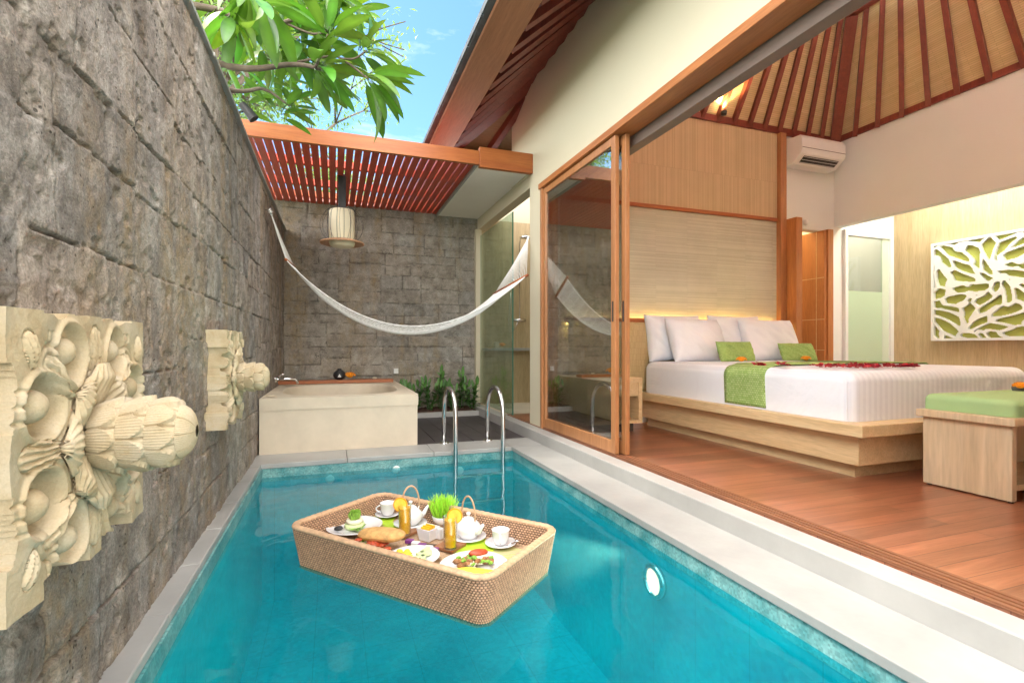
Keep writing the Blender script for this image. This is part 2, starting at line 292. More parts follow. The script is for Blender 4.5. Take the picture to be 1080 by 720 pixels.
# ------------------------------------------------------------------ object helpers
OFF = {}
def tag(o, label=None, cat=None, group=None, kind=None):
    if label: o['label'] = label
    if cat: o['category'] = cat
    if group: o['group'] = group
    if kind: o['kind'] = kind
    return o
def thing(name, label, cat, loc=(0,0,0), group=None):
    o = bpy.data.objects.new(name, None); COL.objects.link(o); o.location = loc; o.empty_display_size = .05
    OFF[o.name] = Vector(loc); return tag(o, label, cat, group)
class MB:
    def __init__(s): s.v = []; s.f = []; s.c = []
    def add(s, vs, fs, tint=1.0):
        k = len(s.v); s.v += [tuple(v) for v in vs]; s.f += [tuple(i+k for i in f) for f in fs]
        t = tint if isinstance(tint, tuple) else (tint,)*3
        s.c += [t]*len(vs); return s
    def box(s, x0, x1, y0, y1, z0, z1, tint=1.0):
        return s.add([(x0,y0,z0),(x1,y0,z0),(x1,y1,z0),(x0,y1,z0),(x0,y0,z1),(x1,y0,z1),(x1,y1,z1),(x0,y1,z1)],
                     [(3,2,1,0),(4,5,6,7),(0,1,5,4),(1,2,6,5),(2,3,7,6),(3,0,4,7)], tint)
    def bar(s, a, b, w, h, up=(0,0,1), tint=1.0):
        a = Vector(a); b = Vector(b); d = (b-a).normalized(); u = Vector(up)
        x = d.cross(u).normalized()*w/2; y = x.cross(d).normalized()*h/2
        vs = [a-x-y, a+x-y, a+x+y, a-x+y, b-x-y, b+x-y, b+x+y, b-x+y]
        return s.add(vs, [(3,2,1,0),(4,5,6,7),(0,1,5,4),(1,2,6,5),(2,3,7,6),(3,0,4,7)], tint)
    def tube(s, pts, rad, n=8, tint=1.0, caps=True):
        pts = [Vector(p) for p in pts]; m = len(pts)
        if not hasattr(rad, '__len__'): rad = [rad]*m
        vs = []; prev = None
        for i, p in enumerate(pts):
            t = (pts[min(i+1, m-1)]-pts[max(i-1, 0)])
            t = t.normalized() if t.length > 1e-9 else Vector((0,0,1))
            if prev is None:
                u = Vector((0,0,1)) if abs(t.z) < .9 else Vector((1,0,0)); x = t.cross(u).normalized()
            else:
                x = prev - t*prev.dot(t); x = x.normalized() if x.length > 1e-6 else t.orthogonal().normalized()
            prev = x; y = t.cross(x)
            for k in range(n):
                a = 2*pi*k/n; vs.append(p+(x*cos(a)+y*sin(a))*rad[i])
        fs = [(i*n+k, i*n+(k+1)%n, (i+1)*n+(k+1)%n, (i+1)*n+k) for i in range(m-1) for k in range(n)]
        if caps: fs += [tuple(range(n))[::-1], tuple((m-1)*n+k for k in range(n))]
        return s.add(vs, fs, tint)
    def lathe(s, prof, c=(0,0,0), n=32, axis='Z', tint=1.0, sx=1, sy=1):
        vs = []
        for r, z in prof:
            for k in range(n):
                a = 2*pi*k/n; p = (r*cos(a)*sx, r*sin(a)*sy, z)
                if axis == 'X': p = (z, r*cos(a), r*sin(a))
                if axis == 'Y': p = (r*cos(a), z, r*sin(a))
                vs.append((p[0]+c[0], p[1]+c[1], p[2]+c[2]))
        m = len(prof); fs = [(i*n+k, i*n+(k+1)%n, (i+1)*n+(k+1)%n, (i+1)*n+k) for i in range(m-1) for k in range(n)]
        return s.add(vs, fs, tint)
    def grid(s, nu, nv, fn, tint=1.0, closeu=False):
        vs = [fn(i/(nu-1 if not closeu else nu), j/(nv-1)) for j in range(nv) for i in range(nu)]
        fs = []
        for j in range(nv-1):
            for i in range(nu if closeu else nu-1):
                fs.append((j*nu+i, j*nu+(i+1)%nu, (j+1)*nu+(i+1)%nu, (j+1)*nu+i))
        return s.add(vs, fs, tint)
    def blob(s, c, r, n=10, sc=(1,1,1), jit=0, tint=1.0):
        ph = [(i/(n-1))*pi for i in range(n)]
        rr = random.Random(int(c[0]*7919+c[1]*104729+c[2]*31))
        vs = []
        for a in ph:
            for k in range(n*2):
                t = pi*k/n; q = r*(1+jit*(rr.random()-.5))
                vs.append((c[0]+q*sin(a)*cos(t)*sc[0], c[1]+q*sin(a)*sin(t)*sc[1], c[2]+r*cos(a)*sc[2]))
        m = n*2; fs = [(i*m+k, i*m+(k+1)%m, (i+1)*m+(k+1)%m, (i+1)*m+k) for i in range(n-1) for k in range(m)]
        return s.add(vs, fs, tint)
    def build(s, name, mt, parent=None, smooth=False, bevel=0, label=None, tint=False, recalc=True, angle=None):
        vs = np.array(s.v, dtype=float)
        if parent is not None: off = OFF[parent.name]
        else:
            mn, mx = vs.min(0), vs.max(0); off = Vector(((mn[0]+mx[0])/2, (mn[1]+mx[1])/2, mn[2]))
        vs = vs - np.array(off)
        me = bpy.data.meshes.new(name); me.from_pydata(vs.tolist(), [], s.f); me.update()
        if recalc and len(s.f) < 60000:
            import bmesh
            bm = bmesh.new(); bm.from_mesh(me); bmesh.ops.recalc_face_normals(bm, faces=bm.faces); bm.to_mesh(me); bm.free()
        if tint:
            ca = me.color_attributes.new('tint', 'FLOAT_COLOR', 'POINT')
            arr = np.ones((len(s.v), 4), dtype=np.float32); arr[:, :3] = np.array(s.c); ca.data.foreach_set('color', arr.ravel())
        if smooth: me.polygons.foreach_set('use_smooth', [True]*len(me.polygons))
        me.materials.append(MT[mt] if isinstance(mt, str) else mt)
        o = bpy.data.objects.new(name, me); COL.objects.link(o); OFF[o.name] = Vector(off)
        if parent is not None: o.parent = parent
        else: o.location = off
        if smooth and angle:
            me.set_sharp_from_angle(angle=R(angle))
        if bevel:
            md = o.modifiers.new('bevel', 'BEVEL'); md.width = bevel; md.segments = 2; md.limit_method = 'ANGLE'; md.angle_limit = R(40)
        if label: o['label'] = label
        return o
def copy_tree(o, parent=None):
    c = o.copy(); COL.objects.link(c); c.parent = parent
    for ch in list(o.children): copy_tree(ch, c)
    return c
def B(*a, **k): return MB().box(*a, **k)

# numpy value noise
_lat = RNG.random((256, 256))
def vnoise(x, y):
    xi = np.floor(x).astype(int); yi = np.floor(y).astype(int); fx = x-xi; fy = y-yi
    fx = fx*fx*(3-2*fx); fy = fy*fy*(3-2*fy)
    a = _lat[xi % 256, yi % 256]; b = _lat[(xi+1) % 256, yi % 256]; c = _lat[xi % 256, (yi+1) % 256]; d = _lat[(xi+1) % 256, (yi+1) % 256]
    return (a*(1-fx)+b*fx)*(1-fy)+(c*(1-fx)+d*fx)*fy
def fbm(x, y, o=4):
    t = 0; a = .5
    for i in range(o): t = t+a*(vnoise(x*2**i+i*17.3, y*2**i+i*9.1)-.5); a *= .5
    return t
def sstep(a, b, x):
    t = np.clip((x-a)/(b-a), 0, 1); return t*t*(3-2*t)

# ------------------------------------------------------------------ rough stone walls
def ashlar(u0, u1, v0, v1, seed, hmin=.30, hmax=.46):
    rr = random.Random(seed); bl = []; v = v0
    while v < v1:
        h = rr.uniform(hmin, hmax); u = u0-rr.uniform(0, .4)
        while u < u1:
            w = rr.uniform(.32, .72); k = rr.random()
            if k < .25 and w < .5: bl.append((u, u+w, v, v+h))
            else:
                s = v+h*rr.uniform(.38, .62)
                for a, b in ((v, s), (s, v+h)):
                    if w > .48 and rr.random() < .5:
                        q = u+w*rr.uniform(.35, .65); bl += [(u, q, a, b), (q, u+w, a, b)]
                    else: bl.append((u, u+w, a, b))
            u += w
        v += h
    return bl
def stone_face(us, vs, blocks, seed, groove=.015, offs=.004, rough=.009, gw=.0030):
    U, V = np.meshgrid(us, vs)
    wu = U+fbm(U*9+seed, V*9, 3)*.022; wv = V+fbm(U*9, V*9+seed*3, 3)*.022
    hgt = np.full(U.shape, -groove); col = np.full(U.shape+(3,), .45)
    rr = random.Random(seed)
    for (a, b, c, d) in blocks:
        m = (wu >= a) & (wu < b) & (wv >= c) & (wv < d)
        if not m.any():
            continue
        e = np.minimum(np.minimum(wu-a, b-wu), np.minimum(wv-c, d-wv))[m]
        o = rr.uniform(-offs, offs); tu = rr.uniform(-.010, .010); tv = rr.uniform(-.014, .014)
        tint = rr.uniform(.84, 1.1); warm = rr.uniform(-.03, .05)
        gg = gw*rr.uniform(.3, 1.7)
        k = sstep(gg*.2, gg+.001, e + .007*(vnoise(U[m]*38, V[m]*38)-.5))
        cu, cv = (a+b)/2, (c+d)/2
        top = o+tu*(U[m]-cu)+tv*(V[m]-cv)
        edge = -np.clip((.006-e)/.006, 0, 1)*.002
        hgt[m] = -groove*1.2*(1-k)+(top+edge)*k
        tt = np.stack([np.full(e.shape, tint*(1+warm)), np.full(e.shape, tint), np.full(e.shape, tint*(1-warm))], -1)
        col[m] = tt*(.42+.58*k)[:, None]
    hgt += rough*.35*fbm(U*5+seed, V*5+5, 4)+rough*1.0*fbm(U*28+seed, V*28+5, 4)
    chip = fbm(U*13+seed*2, V*13, 4); hgt -= .007*sstep(.13, .17, chip)
    pit = vnoise(U*70, V*70); hgt -= .004*sstep(.78, .95, pit)
    return U, V, hgt, np.clip(col, .2, 1.35)
def grid_faces(nu, nv, flip=False):
    i, j = np.meshgrid(np.arange(nu-1), np.arange(nv-1)); a = (j*nu+i).ravel()
    q = np.stack([a, a+1, a+nu+1, a+nu], 1); return q[:, ::-1] if flip else q
def wall_mesh(verts, faces, cols, name, mt, parent, smooth=True):
    b = MB(); b.v = [tuple(v) for v in verts]; b.f = [tuple(int(k) for k in f) for f in faces]; b.c = [tuple(c) for c in cols]
    return b.build(name, mt, parent, smooth=smooth, tint=True, recalc=False)
WX = -.58; WT = 2.26; BY = 6.95; BT = 2.70
wl = thing('stone_wall', 'long rough grey stone block wall beside the pool, carrying the carved reliefs', 'wall', (WX-.15, 3, -.3))
us = np.concatenate([np.arange(-2.0, .5, .03), np.arange(.5, 2.6, .006), np.arange(2.6, BY+.05, .0105)]); vs = np.arange(-.3, WT+.005, .0066)
U, V, hg, cl = stone_face(us, vs, ashlar(-2.2, BY+.2, -.4, WT+.1, 5, .38, .56), 3)
VV = np.stack([WX-.012+hg, U, V], -1).reshape(-1, 3)
wall_mesh(VV, grid_faces(len(us), len(vs)), cl.reshape(-1, 3), 'stone_facing', 'stone', wl)
B(WX-.26, WX-.05, -2, BY+.2, -.3, WT-.002).build('wall_core', 'stone_dark', wl, tint=True)
# thin pale capping
cap = MB()
yy = -2.0
while yy < BY:
    l = random.uniform(.5, .9); o = random.uniform(-.004, .004)
    cap.box(WX-.28, WX+.012+o, yy, min(yy+l-.003, BY+.15), WT, WT+.022); yy += l
cap.build('capping', 'paving', wl, bevel=.003)
wb = thing('stone_wall', 'damp grey stone block wall across the far end behind the bathtub and plants', 'wall', (.7, BY+.1, -.3))
us = np.arange(WX-.1, 1.995, .0115); vs = np.arange(-.3, BT, .0115)
U, V, hg, cl = stone_face(us, vs, ashlar(WX-.1, 2.0, -.3, BT+.1, 9, .26, .40), 8, .012, .007, .006, .004)
VV = np.stack([U, BY+.008-hg, V], -1).reshape(-1, 3)
wall_mesh(VV, grid_faces(len(us), len(vs)), cl.reshape(-1, 3), 'stone_facing', 'stone_dark', wb)
B(WX-.26, 1.985, BY+.04, BY+.24, -.3, BT-.004).build('wall_core', 'stone_dark', wb, tint=True)

# ------------------------------------------------------------------ ground, pool, decks
PXL, PXR, PY0, PY1 = -.515, 1.516, -1.2, 4.25; WZ = -.205; PB = -1.15
g = MB(); E = 300
gx0, gx1, gy0, gy1 = PXL-.03, PXR+.03, PY0-.03, PY1+.03
for a in ((-E, gx0, -E, E), (gx1, E, -E, E), (gx0, gx1, -E, gy0), (gx0, gx1, gy1, E)):
    g.add([(a[0],a[2],-.25),(a[1],a[2],-.25),(a[1],a[3],-.25),(a[0],a[3],-.25)], [(0,1,2,3)])
tag(g.build('ground', 'ground'), kind='structure')
pb = MB()
pb.add([(PXL,PY0,PB),(PXR,PY0,PB),(PXR,PY1,PB),(PXL,PY1,PB)], [(0,1,2,3)])
BZ = -.235
for a, b_ in (((PXL,PY0),(PXL,PY1)), ((PXL,PY1),(PXR,PY1)), ((PXR,PY1),(PXR,PY0)), ((PXR,PY0),(PXL,PY0))):
    pb.add([(a[0],a[1],PB),(b_[0],b_[1],PB),(b_[0],b_[1],BZ),(a[0],a[1],BZ)], [(0,1,2,3)])
tag(pb.build('pool_basin', 'pool'), kind='structure')
bd = MB()
for a in ((PXL-.02, PXL+.003, PY0, PY1), (PXR-.003, PXR+.02, PY0, PY1), (PXL, PXR, PY1-.003, PY1+.02), (PXL, PXR, PY0-.02, PY0+.003)):
    bd.box(a[0], a[1], a[2], a[3], BZ-.0, -.135)
tag(bd.build('waterline_tiles', 'band'), kind='structure')
w = MB().add([(PXL+.001,PY0+.001,WZ),(PXR-.001,PY0+.001,WZ),(PXR-.001,PY1-.001,WZ),(PXL+.001,PY1-.001,WZ)], [(0,1,2,3)])
tag(w.build('water', 'water'), kind='structure')
dk = MB()
yy = -1.0   # narrow coping by the stone wall
while yy < PY1:
    l = random.uniform(.38, .5); dk.box(WX-.04, PXL-.006+random.uniform(-.0008,.0008), yy, min(yy+l-.003, PY1), -.135, -.1+random.uniform(-.002,.002)); yy += l
xx = WX-.04   # far coping
for x0, x1 in ((-.62, .1), (.103, .8), (.803, 1.5), (1.503, 1.80)): dk.box(x0, x1, PY1-.012, 4.62, -.136, -.098)
dk.box(WX, 1.95, PY0-2, PY0, -.136, -.1)
tag(dk.build('pool_coping', 'marble', bevel=.005), kind='structure')
dr = MB(); yy = -1.2
dr.box(PXR-.012, 1.80, PY0-1, PY1-.015, -.136, -.0985)
tag(dr.build('pool_deck', 'paving', bevel=.004), kind='structure')
cb = MB(); yy = PY0-1
while yy < 6.9:
    l = 12; cb.box(1.80, 1.924, yy, min(yy+l-.002, 6.9), -.25, -.006); yy += l
tag(cb.build('threshold_kerb', 'marble', bevel=.006), kind='structure')
sl = MB(); xx = .735
for k in range(6):
    sl.box(xx, xx+.172, 4.625, 6.36, -.13, -.104-random.uniform(0, .002)); xx += .177
tag(sl.build('slate_paving', 'slate', bevel=.002), kind='structure')
B(.735, 1.80, 4.624, 6.37, -.2, -.118).build('paving_bed', 'groove')['kind'] = 'structure'

# pool ladder
ld = thing('pool_ladder', 'stainless steel pool ladder with two hooped handrails at the far coping', 'ladder', (1.17, 4.4, -.1))
for px_, X in ((0, .965), (1, 1.385)):
    yf, yb, zt = 4.14, 4.60, .415; r_ = (yb-yf)/2; pts = [(X, yf, -.98), (X, yf, -.5), (X, yf, -.1)]
    for k in range(13):
        a = pi-pi*k/12; pts.append((X, (yf+yb)/2+r_*cos(a), zt-r_+.015+r_*sin(a)))
    pts += [(X, yb, -.09)]
    rl = MB().tube(pts, .0195, 14).build('handrail', 'steel', ld, smooth=True)
    MB().lathe([(.0, .012), (.04, .012), (.045, 0.0)], (X, yb, -.097), 20).build('flange', 'steel', rl, smooth=True, angle=30)
for z in (-.30, -.52, -.74):
    MB().box(.965, 1.385, 4.11, 4.165, z-.012, z+.012).build('rung', 'steel', ld, bevel=.008)
# pool lamp
pl = thing('pool_lamp', 'round underwater lamp, lit, set in the pool wall below the bedroom side', 'lamp', (PXR, 2.115, -.36))
MB().lathe([(.058, 0), (.082, -.004), (.086, -.02), (.07, -.035), (.061, -.03), (.058, 0)], (PXR, 2.115, -.365), 32, 'X').build('lamp_ring', 'steel', pl, smooth=True)
MB().lathe([(.0, -.03), (.04, -.028), (.061, -.018)], (PXR, 2.115, -.365), 28, 'X').build('lens', M_emit('lamp_lens', (1.0,.52,.30), .55), pl, smooth=True)
for px_, py_, w_ in ((418, 495, 'middle'), (348, 505, 'left'), (485, 496, 'right')):
    q = PY(px_, py_, PY1-.002)
    tag(MB().lathe([(0, -.012), (.02, -.012), (.03, -.008), (.034, 0)], tuple(q), 20, 'Y').build('pool_inlet', 'plastic', smooth=True),
        {'middle': 'small round white pool inlet in the far pool wall, midway along the bathtub front', 'left': 'small round white pool inlet in the far pool wall, nearest the stone wall',
         'right': 'small round white pool inlet in the far pool wall, between the ladder rails'}[w_], 'pool inlet', 'pool inlets in the far wall')

# ------------------------------------------------------------------ bathtub corner
bt = MB(); X0, X1, Y0, Y1_, ZT = WX+.0, .725, 4.60, 6.90, .365
# rim as superellipse hole
def tub():
    n = 64; cx, cy = .075, 5.45; rx, ry = .54, .68
    def se(k, q, e=3.2):
        a = 2*pi*k/n; c, s = cos(a), sin(a)
        return (cx+rx*q*math.copysign(abs(c)**(2/e), c), cy+ry*q*math.copysign(abs(s)**(2/e), s))
    vs = []; rings = [(1.0, ZT), (.985, ZT-.008), (.97, ZT-.03), (.93, ZT-.16), (.87, ZT-.33), (.78, ZT-.41), (.4, ZT-.42), (.01, ZT-.42)]
    outer = []
    for k in range(n):
        x, y = se(k, 1.0); dx, dy = x-cx, y-cy
        t = min(((X1-cx) if dx > 0 else (X0-cx))/dx if abs(dx) > 1e-6 else 9e9, ((Y1_-cy) if dy > 0 else (Y0-cy))/dy if abs(dy) > 1e-6 else 9e9)
        outer.append((cx+dx*t, cy+dy*t, ZT))
    # snap nearest to corners
    for cxn, cyn in ((X0,Y0),(X1,Y0),(X0,Y1_),(X1,Y1_)):
        j = min(range(n), key=lambda i: (outer[i][0]-cxn)**2+(outer[i][1]-cyn)**2); outer[j] = (cxn, cyn, ZT)
    vs += outer
    for q, z in rings: vs += [(*se(k, q), z) for k in range(n)]
    fs = [(i*n+k, i*n+(k+1)%n, (i+1)*n+(k+1)%n, (i+1)*n+k) for i in range(len(rings)) for k in range(n)]
    b = MB().add(vs, fs)
    # sides: slightly leaning slab above a pale body
    low = [(x, y, .265) for x, y, z in outer]; low2 = [(x, y, -.1) for x, y, z in outer]
    b.add(outer+low, [(k, (k+1)%n, n+(k+1)%n, n+k) for k in range(n)])
    def ins(p): return (p[0]-.006*(1 if p[0] > X1-.01 else 0), p[1]+.006*(1 if p[1] < Y0+.01 else 0), p[2])
    b.add(low+[ins(p) for p in low]+[ins(p) for p in low2], [(i*n+k, i*n+(k+1)%n, (i+1)*n+(k+1)%n, (i+1)*n+k) for i in (0, 1) for k in range(n)])
    return b
tb = tag(tub().build('bathtub', 'bath', smooth=True, angle=35), 'built-in cream terrazzo bathtub at the far end of the pool', 'bathtub')
MB().lathe([(0, .002), (.03, .002), (.034, 0)], (.075, 5.5, ZT-.419), 16).build('drain', 'chrome', tb, smooth=True)
p0 = PY(289, 401, 6.28); p1 = PY(424, 403.5, 6.28)
tag(B(p0.x, .68, 6.2, 6.36, ZT+.002, ZT+.04).build('teak_board', 'teak_x', bevel=.004), 'red brown wooden board lying across the back rim of the bathtub', 'board')
# tap
tp = thing('bath_tap', 'chrome wall tap over the rear corner of the bathtub', 'tap', (WX, 5.85, .5))
MB().tube([(WX-.02, 5.8, .45), (WX+.10, 5.8, .455), (WX+.19, 5.82, .45), (WX+.215, 5.83, .42), (WX+.217, 5.83, .40)], .013, 10).build('spout', 'chrome', tp, smooth=True)
MB().lathe([(0, .02), (.03, .02), (.034, .0)], (WX+.0, 5.8, .45), 20, 'X').build('escutcheon', 'chrome', tp, smooth=True)
MB().tube([(WX+.04, 5.8, .46), (WX+.05, 5.8, .50), (WX+.09, 5.79, .507)], .007, 8).build('lever', 'chrome', tp, smooth=True)
def marigold(name, loc, r=.035, label='', group=None, petals=46, mt='marigold'):
    b = MB()
    for i in range(petals):
        t = i/petals; th = t*pi*.52; ph = i*2.39996
        c = Vector((sin(th)*cos(ph), sin(th)*sin(ph), cos(th)*.75)); rr = r*(.55+.45*t)
        p = c*rr; n = c.normalized(); u = n.orthogonal().normalized(); v = n.cross(u); a = r*.42
        b.add([p-u*a*.5, p+v*a*.5+n*a*.5, p+u*a*.5, p-v*a*.5+n*a*.5, p+n*a*.15], [(0,1,4),(1,2,4),(2,3,4),(3,0,4)])
    b.blob((0,0,0), r*.6, 6, (1,1,.7))
    o = b.build(name, mt); off = OFF[o.name]; o.location = Vector(loc)
    return tag(o, label, 'flower', group)
vp = PY(358, 403, 6.28); zb = ZT+.04
vz = MB().lathe([(.03, 0), (.055, .015), (.072, .05), (.066, .085), (.035, .112), (.022, .12), (.026, .132), (.0, .128)], (vp.x, 6.27, zb), 24)
vz = tag(vz.build('oil_burner', 'black', smooth=True), 'small round black oil burner on the red board behind the bathtub', 'oil burner')
MB().add([(vp.x-.02,6.199,zb+.035),(vp.x+.02,6.199,zb+.035),(vp.x,6.199,zb+.07)], [(0,1,2)]).build('opening', 'plastic', vz)
q = PY(369, 402, 6.28)
marigold('marigold', (q.x, 6.27, zb+.02), .062, 'orange marigold beside the black oil burner on the red board')
q = PY(395, 402, 6.28); 
tag(MB().blob((q.x, 6.27, zb+.012), .022, 8, (1.3,1,.6)).build('soap', 'bath', smooth=True), 'small cream bar of soap on the red board, right of the marigold', 'soap')
q = P(282, 419, ZT); tag(MB().blob((q.x+.02, q.y+.06, ZT+.008), .035, 8, (1.2,1,.25)).build('soap_dish', 'bath', smooth=True), 'flat pale dish on the front corner of the bathtub rim by the stone wall', 'dish')
q = PY(418, 400, 6.9); tag(B(q.x-.03, q.x+.03, 6.915, 6.94, .43, .50).build('socket_plate', 'plastic', bevel=.004), 'white square wall plate on the far stone wall above the board end', 'wall plate')

# planter with plants
B(.73, 1.80, 6.37, 6.43, -.2, -.045).build('planter_kerb', 'marble', bevel=.005)['kind'] = 'structure'
so = MB().grid(40, 20, lambda u, v: (.73+u*1.07, 6.43+v*.53, -.065+.03*random.random())); tag(so.build('soil', 'soil', smooth=True), kind='structure')
def leafblade(b, base, d, up, ln, wd, droop=.3, fold=.12, seg=7, tint=1.0, curl=0):
    d = Vector(d).normalized(); side = d.cross(Vector(up)); 
    side = side.normalized() if side.length > 1e-4 else d.orthogonal().normalized()
    nrm = side.cross(d).normalized(); vs = []; n = seg
    for i in range(n+1):
        t = i/n; w_ = wd*.5*(sin(pi*min(1, t*.92+.04)**.85)**.8)
        if i == n: w_ = .0005
        if i == 0: w_ = wd*.05
        c = Vector(base)+d*ln*t*(1-.12*droop*t)+nrm*(-droop*ln*t*t*.55)+side*curl*ln*t*t
        vs += [c-side*w_+nrm*w_*fold*2, c, c+side*w_+nrm*w_*fold*2]
    fs = []
    for i in range(n): a = i*3; fs += [(a, a+1, a+4, a+3), (a+1, a+2, a+5, a+4)]
    k0 = len(b.c); b.add(vs, fs, tint)
    for i in range(1, len(vs), 3): b.c[k0+i] = tuple(min(3, q*1.55) for q in b.c[k0+i])
def bushy(x, y, h, kind, label):
    b = MB(); st = MB(); rr = random.Random(int(x*1000))
    root = thing('border_plant', label, 'plant', (x, y, -.06), 'green plants along the far stone wall')
    for s_ in range(7 if kind == 'low' else 4):
        a = rr.uniform(0, 6.28); lean = rr.uniform(.1, .5) if kind == 'low' else rr.uniform(.02, .18); hh = h*.88*rr.uniform(.65, 1)
        top = Vector((x+cos(a)*lean*hh, y+sin(a)*lean*hh*.5, -.06+hh)); bot = Vector((x+rr.uniform(-.03,.03), y+rr.uniform(-.03,.03), -.07))
        st.tube([bot, (bot+top)/2+Vector((0,0,.02)), top], [.006, .005, .003], 5)
        n = int(hh/.028)
        for i in range(2, n):
            t = i/n; p = bot.lerp(top, t); ang = i*2.4+a
            ln = (rr.uniform(.09, .15) if kind == 'low' else rr.uniform(.10, .19))*(1-.3*t)
            leafblade(b, p, (cos(ang), sin(ang), rr.uniform(.1, .8)+t*.6), (0,0,1), ln, ln*(.42 if kind == 'low' else .30), rr.uniform(.2,.9), .15, 5, rr.uniform(.6, 1.5))
        leafblade(b, top, (rr.uniform(-.3,.3), rr.uniform(-.3,.3), 1), (0,1,0), .12, .04, .1, .1, 5, 1.6)
    b.build('foliage', 'leaf_sm', root, smooth=True, tint=True, recalc=False); st.build('stems', 'leaf_sm', root, tint=True)
for x, y, h, k, lb in ((.86, 6.62, .40, 'low', 'low dark leafy plant right beside the bathtub'), (1.03, 6.72, .40, 'low', 'low bushy plant, second along from the bathtub'),
                    (1.20, 6.66, .44, 'low', 'bushy light green plant behind the nearer ladder rail'), (1.36, 6.74, .60, 'tall', 'tall narrow plant with upright leaves between the ladder rails'),
                    (1.50, 6.62, .42, 'low', 'low spreading plant in front of the tall narrow one'), (1.66, 6.74, .62, 'tall', 'tallest upright plant by the shower glass'), (1.76, 6.60, .42, 'low', 'low glossy plant at the end of the planter by the shower kerb')):
    bushy(x, y, h, k, lb)

# ------------------------------------------------------------------ villa
RX0, RX1, RY0, RY1, RZ = 2.06, 5.8, .6, 4.5, 3.32; AP = Vector((4.0, 2.6, 5.95)); NX = 6.87
vi = thing('villa', 'cream villa with open sliding doors to a bedroom and a steep timber roof', 'building', (4, 2.6, 0))
fl = B(1.926, 7.2, .3, 5.6, -.25, 0.0); tag(fl.build('bedroom_floor', 'floor'), kind='structure')
fw = MB(); FX0, FX1 = 1.93, 2.06
fw.box(FX0, FX1, .80, 4.54, 2.40, 3.62); fw.box(FX0, FX1, 4.54, 4.88, -.24, 3.60); fw.box(FX0, FX1, -2.6, .80, -.24, 3.62)
fw.add([(FX0,4.88,2.6),(FX0,5.45,2.6),(FX0,5.45,3.33),(FX0,4.88,3.575),(FX1,4.88,2.6),(FX1,5.45,2.6),(FX1,5.45,3.33),(FX1,4.88,3.575)],
       [(0,1,2,3),(7,6,5,4),(0,4,5,1),(1,5,6,2),(2,6,7,3)])
fw.build('facade_wall', 'cream', vi)
hw = MB(); TK = .12
hw.box(RX0, 5.02, RY1, RY1+TK, 0, RZ+.1); hw.box(5.02, 5.62, RY1, RY1+TK, 2.2, RZ+.1); hw.box(5.62, RX1+TK, RY1, RY1+TK, 0, RZ+.1)
hw.box(RX1+TK, 5.97, RY1, RY1+TK, 0, 2.75); hw.box(5.97, 6.80, RY1, RY1+TK, 2.21, 2.75); hw.box(6.80, NX, RY1, RY1+TK, 0, 2.75)
hw.build('end_wall', 'white', vi)
sw = MB(); sw.box(RX1, RX1+TK, RY0, RY1-.001, 2.26, RZ+.1); sw.box(RX1, RX1+TK, RY0-.1, RY0, 0, RZ+.1)
sw.build('beam_wall', 'white', vi)
B(RX0, NX+.1, RY0-.12, RY0, 0, RZ+.1).build("near_wall", "white", vi); ow = MB(); ow.box(4.9, NX+.1, 5.5, 5.6, 0, 2.8); ow.box(NX, NX+.12, 4.62, 5.5, 0, 2.8); ow.box(4.88, 5.0, RY1+TK, 5.5, 0, 2.8); ow.box(5.75, 5.87, RY1+TK, 5.5, 0, 2.8)
ow.box(4.9, NX+.12, RY1+.1, 5.6, 2.75, 2.85)
ow.build('inner_wall', 'white', vi)
B(NX, NX+.12, RY0, RY1+.0, 0, 2.75).build('veneer_wall', 'veneer', vi)
B(RX1+TK, NX+.12, RY0, RY1+TK, 2.75, 2.85).build('alcove_ceiling', 'white', vi)
# door head: timber lintel and track
B(1.905, 2.07, .80, 4.60, 2.345, 2.398).build('door_head', 'teak_y', vi, bevel=.004)
B(2.075, 2.16, .80, 4.49, 2.27, 2.42).build('track_box', M_plain('grey_brown_track', (.19,.14,.115), .5, .1, 5, .05), vi, bevel=.004)
tr = MB()
for k, x in enumerate((1.93, 1.958, 1.986, 2.014)): tr.box(x, x+.016, .8, 4.54, .0, .010)
tr.box(1.926, 2.04, .8, 4.54, -.002, .003)
tr.build('floor_track', M_wood('dark_track_wood', (.17,.065,.03), (.26,.11,.055), 'Y', .45), vi)
B(1.915, 2.065, 4.535, 4.575, -.005, 2.345).build('door_jamb', 'teak', vi, bevel=.003)
def slide(x, y0, y1, lab):
    b = MB(); w_ = .058; t = .034
    b.box(x, x+t, y0, y0+w_, .012, 2.34); b.box(x, x+t, y1-w_, y1, .012, 2.34)
    b.box(x+.001, x+t-.001, y0+w_, y1-w_, .012, .105); b.box(x+.001, x+t-.001, y0+w_, y1-w_, 2.28, 2.34)
    f = b.build('sliding_door', 'teak', vi, bevel=.003, label=lab)
    B(x+.013, x+.019, y0+w_-.005, y1-w_+.005, .10, 2.285).build('glass', 'glass', f)
    B(x-.006, x, y0+.022, y0+.036, .98, 1.13).build('handle', 'black', f, bevel=.002)
slide(1.932, 3.20, 4.535, 'outer sliding glass door in an orange teak frame')
slide(1.990, 3.15, 4.45, 'inner sliding glass door stacked behind the outer one')
